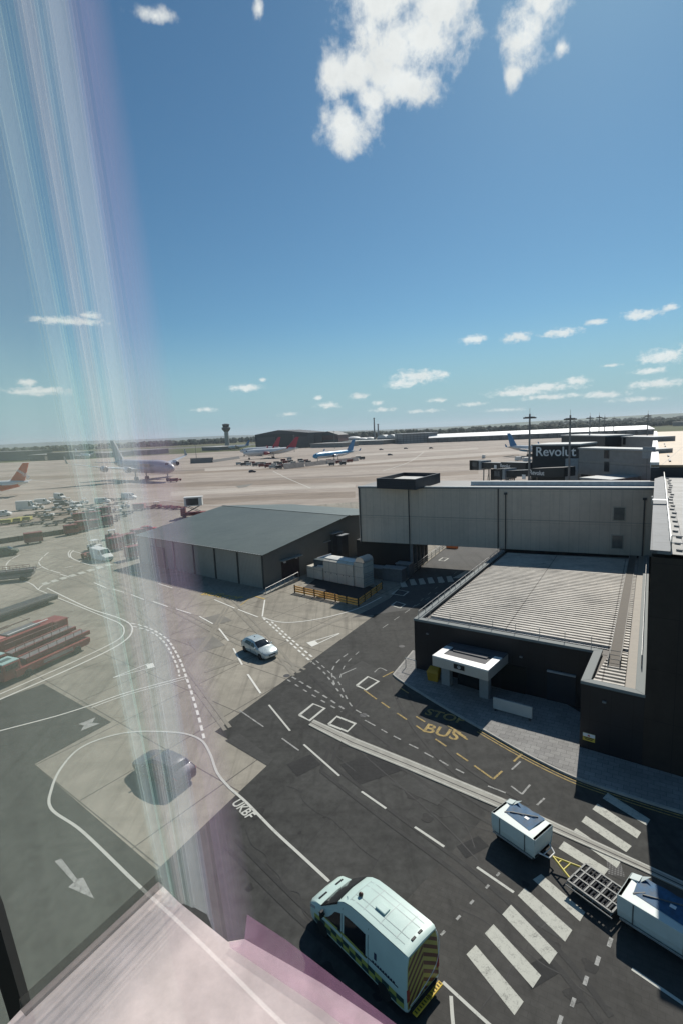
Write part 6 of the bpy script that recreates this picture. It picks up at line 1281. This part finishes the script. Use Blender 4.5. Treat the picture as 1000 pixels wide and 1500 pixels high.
for a in [('tallest light mast standing left of the advert lettering', 775.5, 606, 104), ('light mast crossing the right part of the advert lettering', 835, 608, 106), ('light mast third from the left, above the far boarding link', 864, 609, 180), ('light mast fourth from the left, close to two others', 877.5, 608.5, 210), ('light mast fifth from the left, rightmost of three close ones', 885.5, 610, 240), ('rightmost light mast in front of the green hill', 949, 606, 200), ('thin distant light mast in front of the red hangar', 489, 631, 640), ('faint light mast right of the five near ones', 899, 611, 320)]: mast(*a)
mast('low distant light mast between control tower and double-deck airliner', 286, 650, 520); mast('low distant light mast on the far apron left of centre', 430, 637, 600)

# ------------------------------------------------------------------ far airport
def far_box(name, label, x0, x1, yb0, yb1, yt, depth, wall, roof, gable=0.0, cat='building', strips=None, vault=False, slope=0):
    a, b = px(x0, yb0), px(x1, yb1); zt = ztop(a, x0, yt); d = (b - a); L = d.length; d.normalize(); n = V((-d.y, d.x, 0)); n = -n if n.dot(a) < 0 else n
    t = thing(name, label, cat, a); MB().prism([a, b, b + n * depth, a + n * depth], (0, 0, zt)).build('wall', wall, t, world=True)
    if vault:
        for k in range(vault):
            p = a.lerp(b, k / vault); q_ = a.lerp(b, (k + 1) / vault); c = (p + q_) / 2; R_ = (q_ - p).length / 2; MB().prism([at_z(c + d * R_ * math.cos(th_), zt + R_ * .7 * math.sin(th_)) for th_ in [PI * j / 10 for j in range(11)]], n * depth).build('vault', roof, t, world=True, smooth=30)
    elif slope:
        MB().loft([[at_z(p, zt - .4 + dz) for p, dz in ((a - d - n, 0), (a - d + n * depth, slope), (a - d + n * depth, slope + .6), (a - d - n, .6))], [at_z(p, zt - .4 + dz) for p, dz in ((b + d - n, 0), (b + d + n * depth, slope), (b + d + n * depth, slope + .6), (b + d - n, .6))]]).build('roof', roof, t, world=True)
    elif gable:
        MB().prism([at_z(a - d, zt), at_z(b + d, zt), at_z(a.lerp(b, .45), zt + gable)], n * depth).build('roof', roof, t, world=True)
    else: MB().prism([at_z(p, zt) for p in (a - d - n, b + d - n, b + d + n * depth, a - d + n * depth)], (0, 0, max(.6, zt * .06))).build('roof', roof, t, world=True)
    for (x, ya, w_, h_, m_) in strips or []: MB().box(hit(x, ya, a - n * .3, d), (w_, .6, h_), ax=(d, n, ZU)).build('door_panel', m_, t, world=True)
    return t, a, d, n, zt, L
hang = grid_mat('hangar_dark', (.022, .028, .033), (.03, .035, .04), 8, 40, .15, rough=.6, var=.12, scale=.05, vertical=True, rot=0)
hr = M('hangar_roof_dark', (.04, .047, .052), .6)
far_box('hangar', 'big dark aircraft hangar with shallow gable roof', 375, 452, 658, 655.5, 637, 70, hang, hr, 5.5, 'hangar', [(425, 648, 22, 19, M('hangar_door_dark', (.02, .025, .028), .6)), (390, 648, 30, 15, M('hangar_panel', (.045, .052, .056), .6)), (443, 647, 16, 15, M('hangar_panel', (.07,) * 3, .6))])
far_box('hangar', 'lower dark hangar annex between the big hangar and the red one', 452, 472, 655, 654, 638, 50, hang, hr, 2, 'hangar')
far_box('hangar', 'maroon fronted hangar right of the big dark hangar', 468, 496, 653.5, 652.5, 638, 50, M('hangar_maroon', (.10, .035, .035), .6, var=.2, scale=.05), hr, 6, 'hangar', [(482, 648, 30, 8, M('hangar_panel', (.07,) * 3, .6))])
tk = M('tank_white', (.55, .56, .54), .6, var=.06)
for k, (x, yb, yt, rr, lab) in enumerate([(504, 650, 640, 11, 'leftmost white domed storage tank'), (518, 649.5, 639, 12, 'second white domed storage tank from the left'), (531, 649, 640.5, 9, 'small white domed tank in the middle of the row'), (541, 648.5, 640, 9, 'white domed tank at the foot of the chimneys')]):
    p = px(x, yb); z = ztop(p, x, yt); t = thing('storage_tank', lab, 'tank', p, 0, 'white storage tanks'); MB().lathe((0, 0, 0), [(rr, 0), (rr, z * .75)], 24).build('shell', tk, t, smooth=40); MB().lathe((0, 0, z * .75), [(rr, 0), (rr * .8, z * .15), (rr * .4, z * .23), (.2, z * .25)], 24).build('dome', M('tank_roof', (.62, .62, .6), .6), t, smooth=60)
far_box('vaulted_hall', 'row of grey arched roof halls right of the chimneys', 552, 591, 650, 648.5, 642, 50, M('vault_wall', (.16, .18, .19), .6), M('vault_roof', (.42, .44, .44), .6), 0, 'building', None, 3)
for x, yt, lab in ((548.5, 613, 'taller of two thin grey chimneys on the horizon'), (554, 622, 'shorter of two thin grey chimneys on the horizon')):
    p = px(x, 649); z = ztop(p, x, yt); t = thing('chimney', lab, 'chimney', p); MB().lathe((0, 0, 0), [(1.5, 0), (1.0, z)], 12).build('stack', M('chimney_grey', (.25, .25, .25), .7), t, smooth=40); MB().lathe((0, 0, z), [(1.3, 0), (1.3, 1.2)], 12).build('rim', M('chimney_rim', (.12,) * 3, .7), t)
far_box('far_terminal', 'long low blue-grey terminal block right of the arched halls', 590, 640, 650, 647.5, 636, 40, grid_mat('terminal_wall', (.2, .21, .215), (.09, .1, .11), 5, 3, .35, rough=.5, var=.1, vertical=True), M('terminal_roof', (.34, .36, .36), .6))
p_, a_, d_, n_, zt_, L_ = far_box('pier_building', 'very long low pier building with bright white roof in the far middle', 628, 957, 648.5, 636, 641.5, 26, grid_mat('pier_wall', (.12, .13, .135), (.05, .055, .06), 6, 4, .5, rough=.4, var=.12, vertical=True), M('pier_roof_white', (.80, .80, .78), .5, var=.05), slope=4.5)
for k in range(24):
    q = a_ + d_ * (L_ * (k + .5) / 24) - n_ * 3; MB().box(at_z(q, 2.5), (L_ / 60, 5, 5), ax=(d_, n_, ZU)).build('gate_stub', M('pier_stub', (.09, .1, .105), .6), p_, world=True)
# control tower
p = px(333.5, 656.5); z = ztop(p, 333.5, 620); t = thing('control_tower', 'grey air traffic control tower with dark flared cab', 'control tower', p)
k_ = z / 60.
MB().lathe((0, 0, 0), [(5.2 * k_ * 1.2, 0), (4.4 * k_ * 1.2, 22 * k_), (4.2 * k_ * 1.2, 40 * k_)], 20).build('shaft', M('tower_concrete', (.34, .33, .31), .7), t, smooth=40)
MB().lathe((0, 0, 40 * k_), [(4.6 * k_ * 1.2, 0), (8.5 * k_ * 1.2, 6 * k_), (8.8 * k_ * 1.2, 10 * k_), (7.0 * k_ * 1.2, 11 * k_)], 20).build('drum', M('tower_dark', (.06, .065, .07), .5), t, smooth=30)
MB().lathe((0, 0, 51 * k_), [(6.2 * k_ * 1.2, 0), (7.2 * k_ * 1.2, 5.5 * k_)], 12).build('cab_glass', M('tower_glass', (.02, .03, .035), .15), t); MB().lathe((0, 0, 56.5 * k_), [(7.6 * k_ * 1.2, 0), (7.6 * k_ * 1.2, 1.4 * k_), (2, 3 * k_)], 12).build('cab_roof', M('tower_dark', (.06,) * 3, .5), t)
# low buildings on the left horizon and beyond the pier
lw = M('low_wall_grey', (.2, .2, .19), .7, var=.2); lr = M('low_roof_pale', (.5, .5, .47), .7, var=.1); lr2 = M('low_roof_grey', (.25, .25, .24), .7)
for k, (x0, x1, y0, y1, yt, lab) in enumerate([(-40, 40, 676, 674, 664, 'long grey terminal block at the left horizon edge'), (44, 66, 675, 674, 667, 'small pale block on the left horizon'), (70, 110, 674, 672.5, 664, 'wide grey block on the left horizon'), (140, 160, 670, 669.5, 664, 'small block beside the fin of the double-deck airliner'), (170, 215, 667, 666, 661, 'long low block above the double-deck airliner'),
                                          (296, 322, 660, 659.5, 655.5, 'low dark block left of the control tower'), (455, 500, 656, 655, 650.5, 'low grey store in front of the red hangar'), (500, 560, 652.5, 651, 647, 'long low shed in front of the white tanks'),
                                          (640, 700, 634.5, 632.5, 630, 'grey warehouse beyond the pier, leftmost'), (703, 752, 632, 630, 627.5, 'pale warehouse beyond the pier, second from left'), (757, 800, 629.5, 628, 625, 'grey warehouse beyond the pier, middle'), (806, 862, 627.5, 625, 622, 'wide pale warehouse beyond the pier'), (868, 900, 625, 623.5, 621, 'grey warehouse beyond the pier, right'), (905, 957, 622.5, 620.5, 617, 'white-roofed warehouse beyond the pier, rightmost'), (985, 1040, 624, 622, 618.5, 'white-roofed shed above the golden hall roof')]):
    far_box('low_building', lab, x0, x1, y0, y1, yt, 40, lw, lr if k % 2 else lr2)
# apron clutter round the parked aircraft
k = 0
for (x, y) in [(362, 679), (370, 680), (378, 681), (386, 681), (394, 682), (402, 683), (410, 681), (418, 679), (399, 686), (408, 687), (392, 685), (430, 680), (440, 676), (448, 677), (476, 680), (486, 682), (496, 679), (524, 672), (530, 673), (512, 677), (365, 682), (374, 683), (383, 684), (391, 682), (405, 680), (413, 685), (421, 683), (426, 678), (436, 682), (442, 679), (452, 679), (482, 677), (491, 678), (502, 681), (518, 674), (350, 681), (357, 682), (415, 676), (424, 674)]:
    m_ = (gry_m, red_m, wht_m)[k % 3]; box_trolley('small trolley among the gear round the parked red and blue airliners', px(x, y), .1 * (k % 5), m_, 3.6, 1.9, 2.0, 'apron trolleys round the parked airliners'); k += 1
blast = M('screen_mesh', (.30, .26, .23), .7, var=.3, scale=.3)
def blast_screen(label, p0, p1, hz, n_=8, mm=None):
    a, b = px(*p0), px(*p1); d = (b - a).normalized(); nn = V((-d.y, d.x, 0)); t = thing('blast_screen', label, 'blast screen', a); L = (b - a).length
    MB().prism([a, b, at_z(b + nn * 1.2, hz), at_z(a + nn * 1.2, hz)], nn * .12).build('screen', mm or blast, t, world=True)
    mb = MB()
    for j in range(n_ + 1): q = a.lerp(b, j / n_); mb.bar(q + nn * 2.4, at_z(q + nn * 1.3, hz), .25)
    mb.build('brace', gry_m, t, world=True)
blast_screen('low red and grey jet blast screen in front of the red and blue airliners', (417, 687.5), (447, 684), 3.2); blast_screen('longer jet blast screen running right below the blue airliner', (448, 683.5), (525, 675), 2.6, 14); blast_screen('grey jet blast screen on the far apron right of the double-deck airliner', (279, 679), (312, 677.5), 4.2, 8, M('screen_grey_mesh', (.2, .19, .18), .7)); blast_screen('dark jet blast screen left of the red-tailed airliners', (313, 677.5), (352, 671.5), 2.2, 8, M('screen_dark', (.1, .1, .1), .7))
car('grey_service_car', 'tiny dark service car alone on the far apron below the red-tailed airliners', px(370, 692), .3, M('dark_grey_paint', (.06,) * 3)); van_small('tiny white van on the far apron left of the black jet bridges', px(708, 671), 1.2, wht_m, 5, 2.2)
for k, (x, y) in enumerate([(558, 659), (571, 667), (594, 657.5), (631, 657)]): car('far_car', 'tiny dark car far out on the open apron in front of the arched halls', px(x, y), .2, M('dark_grey_paint', (.06,) * 3), 'tiny cars on the open apron')
for x, y, lab in [(760, 674.5, 'white catering van by the blue tailed airliner, left'), (772, 676, 'white catering van by the blue tailed airliner, right')]: van_small(lab, px(x, y), .3, wht_m, 5, 2.4)
for k, (x, y) in enumerate([(724, 701), (733, 702), (745, 703)]): box_trolley('small orange trolley under the black jet bridges', px(x, y), .2, M('box_orange', (.5, .2, .1), .6), 2.6, 1.6, 1.3, 'trolleys under the jet bridges')
# hills and tree belts on the horizon
def hills(name, y0, h0, h1, seed, x0, x1, m, depth=900):
    rnd = random.Random(seed); mb = MB(); n_ = 90; f_, k_ = [], []
    ph = [rnd.uniform(0, 6.3) for _ in range(4)]
    for i in range(n_ + 1):
        x = x0 + (x1 - x0) * i / n_; u = i / n_; hh = h0 + (h1 - h0) * (.5 + .25 * math.sin(3 * u + ph[0]) + .15 * math.sin(9 * u + ph[1]) + .1 * math.sin(23 * u + ph[2])); f_.append(V((x, y0, -1))); hh *= min(1, u * 5, (1 - u) * 5); k_.append(V((x, y0 + depth, hh)))
    mb.grid([f_, k_, [V((p.x, p.y + depth * 2, -1)) for p in k_]]); tag(mb.build(name, m, smooth=70), kind='structure')
hills('hills', 7000, 20, 60, 3, -9000, 300, M('hill_far', (.07, .09, .075), .95, var=.2, scale=.002)); hills('hills', 4200, 30, 95, 9, 900, 9000, M('hill_green', (.06, .085, .04), .95, var=.5, scale=.004)); hills('hills', 5200, 12, 34, 5, -1500, 2500, M('hill_far', (.07, .09, .075)))
leaf = M('wood_leaf', (.024, .037, .018), .95, var=.5, scale=.05)
def belt(label, x0, x1, d0, d1, n_, hmin, hmax, seed):
    rnd = random.Random(seed); mb = MB()
    for i in range(n_):
        u = rnd.random(); x = x0 + (x1 - x0) * u; d = d0 + (d1 - d0) * u + rnd.uniform(-40, 40); hh = rnd.uniform(hmin, hmax); r = hh * rnd.uniform(.45, .8); base = V((x, d, 0))
        vs = []; rows = [(.25, .7), (.5, 1.0), (.78, .75), (1.0, .22)]
        for zf, rf in rows: vs.append([base + V((r * rf * math.cos(a) * rnd.uniform(.75, 1.25), r * rf * math.sin(a) * rnd.uniform(.75, 1.25), hh * zf * rnd.uniform(.93, 1.07))) for a in [2 * PI * k / 8 for k in range(8)]])
        mb.loft([[base + V((0, 0, 0)) + (p - base) * .12 for p in vs[0]]] + vs)
    return tag(mb.build('woodland', leaf), label, 'woodland', kind='stuff')
belt('dark belt of trees along the left and middle horizon', -1500, 150, 1350, 1700, 900, 9, 17, 1); belt('dark belt of trees behind the hangars and tanks', -100, 900, 1250, 1350, 420, 10, 18, 2); belt('green belt of trees between the pier and the warehouses on the right', 380, 1500, 1150, 1500, 420, 9, 17, 4); belt('wood on the hill foot at the right horizon', 900, 3600, 2300, 2700, 700, 12, 24, 6)
# ------------------------------------------------------------------ window reflections put into translucent sheets, and the window seal
wnm = V((math.sin(math.radians(-14)), math.cos(math.radians(-14)), 0))
def onpane(x, y, d):
    r = ray(x, y); return CAM + r * (d / r.dot(wnm))
win = thing('window_reflection', 'reflection of window jamb and sill in the foreground, drawn as translucent pink and green sheets', 'window', (0, .9, 19.5))
PD = 1.0
def strip(name, m, xt0, sl0, xt1, sl1, y0, y1, d, th=.008, yb0=None):
    """upright strip between two slanting edges x = xt + sl * y of the photograph, at distance d, with real thickness"""
    p = [onpane(xt0 + sl0 * y0, y0, d), onpane(xt1 + sl1 * y0, y0, d), onpane(xt1 + sl1 * (yb0 or y1), yb0 or y1, d), onpane(xt0 + sl0 * y1, y1, d)]
    return MB().prism(p, wnm * th).build(name, m, win, world=True)
side_refl_m = clear_mat('side_reflection_film', (.15, .165, .135), .80, .5)
YT = -160
strip('side_reflection', side_refl_m, -900, .2, -44, .21, YT, 1700, PD + .03)  # veil of the reflected room, put into the sheet's colour
# reflections of the jamb mouldings: (left x at the top of the photo, left x 596 lower, added colour, share let through, lower end)
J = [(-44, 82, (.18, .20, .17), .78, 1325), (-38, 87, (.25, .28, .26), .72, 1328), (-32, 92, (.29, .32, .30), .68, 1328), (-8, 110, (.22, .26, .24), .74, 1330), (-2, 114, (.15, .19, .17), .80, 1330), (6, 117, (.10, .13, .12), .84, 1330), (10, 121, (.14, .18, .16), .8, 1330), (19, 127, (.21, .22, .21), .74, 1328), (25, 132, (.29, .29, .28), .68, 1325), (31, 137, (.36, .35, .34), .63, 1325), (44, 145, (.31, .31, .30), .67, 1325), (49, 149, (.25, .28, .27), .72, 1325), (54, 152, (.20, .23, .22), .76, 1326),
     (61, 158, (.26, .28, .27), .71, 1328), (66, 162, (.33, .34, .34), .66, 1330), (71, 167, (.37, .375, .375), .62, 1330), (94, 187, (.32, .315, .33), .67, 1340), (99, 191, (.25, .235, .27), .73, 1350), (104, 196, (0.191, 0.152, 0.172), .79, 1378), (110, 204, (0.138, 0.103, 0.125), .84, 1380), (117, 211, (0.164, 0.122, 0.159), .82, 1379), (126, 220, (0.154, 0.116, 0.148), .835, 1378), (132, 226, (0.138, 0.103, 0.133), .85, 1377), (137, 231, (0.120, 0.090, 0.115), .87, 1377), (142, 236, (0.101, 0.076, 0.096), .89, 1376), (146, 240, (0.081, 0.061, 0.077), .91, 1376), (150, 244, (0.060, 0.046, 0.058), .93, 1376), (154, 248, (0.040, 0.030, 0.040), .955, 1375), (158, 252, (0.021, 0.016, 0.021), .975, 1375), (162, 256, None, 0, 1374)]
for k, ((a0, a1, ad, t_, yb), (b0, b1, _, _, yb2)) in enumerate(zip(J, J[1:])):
    strip('jamb_reflection', clear_mat('jamb_reflection_film_%02d' % k, ad, t_), a0, (a1 - a0) / 596, b0, (b1 - b0) / 596, YT, yb, PD, th=.006, yb0=yb2)
# reflected sill, put into the colour of a level slab below the eye
SZ = CAMH - .92
sill_refl_m = clear_mat('sill_reflection_film', (.80, .69, .665), .38, .35); 
s_px = [(232, 1292), (262, 1322), (334, 1380), (358, 1376), (470, 1440), (560, 1500), (680, 1590), (640, 1900), (-120, 1900), (-120, 1640), (30, 1480)]
MB().prism([px(x, y, SZ) for x, y in s_px], (0, 0, -.02)).build('sill', sill_refl_m, win, world=True)
MB().prism([px(x, y, SZ + .012) for x, y in [(336, 1381), (358, 1376), (362, 1340), (420, 1378), (600, 1516), (700, 1600), (660, 1600), (560, 1540), (470, 1470)]], (0, 0, -.01)).build('sill_edge_reflection', clear_mat('rose_reflection_film', (.20, .11, .165), .66, .4), win, world=True)  # rose edge of the reflected sill, drawn as a tinted sheet
MB().prism([px(x, y, SZ + .012) for x, y in [(30, 1480), (232, 1292), (240, 1298), (38, 1490)]], (0, 0, .02)).build('sill_bead_reflection', clear_mat('bead_reflection_film', (.05, .05, .045), .4, .3), win, world=True)  # dark line in the sill reflection, drawn as a thin sheet
gk = M('gasket_black', (.015, .015, .015), .6)
a = [onpane(x, y, .96) for x, y in ((-30, 1280), (-4, 1345), (34, 1478), (92, 1700), (66, 1700), (12, 1488), (-34, 1340))]
MB().prism(a, wnm * .03).build('seal', gk, win, world=True)

# a thin even haze over the airfield
hb = MB().box((0, 8000, 69.0), (32000, 18000, 142.0)); hz = bpy.data.materials.new('haze_air'); hz.use_nodes = True; nt = hz.node_tree
for n in list(nt.nodes): nt.nodes.remove(n)
o = nt.nodes.new('ShaderNodeOutputMaterial'); v = nt.nodes.new('ShaderNodeVolumePrincipled'); v.inputs['Color'].default_value = (.80, .90, .97, 1); v.inputs['Density'].default_value = .00009; v.inputs['Anisotropy'].default_value = .2; lk(nt, v.outputs[0], o.inputs['Volume'])
ho = hb.build('haze', hz); tag(ho, kind='stuff')
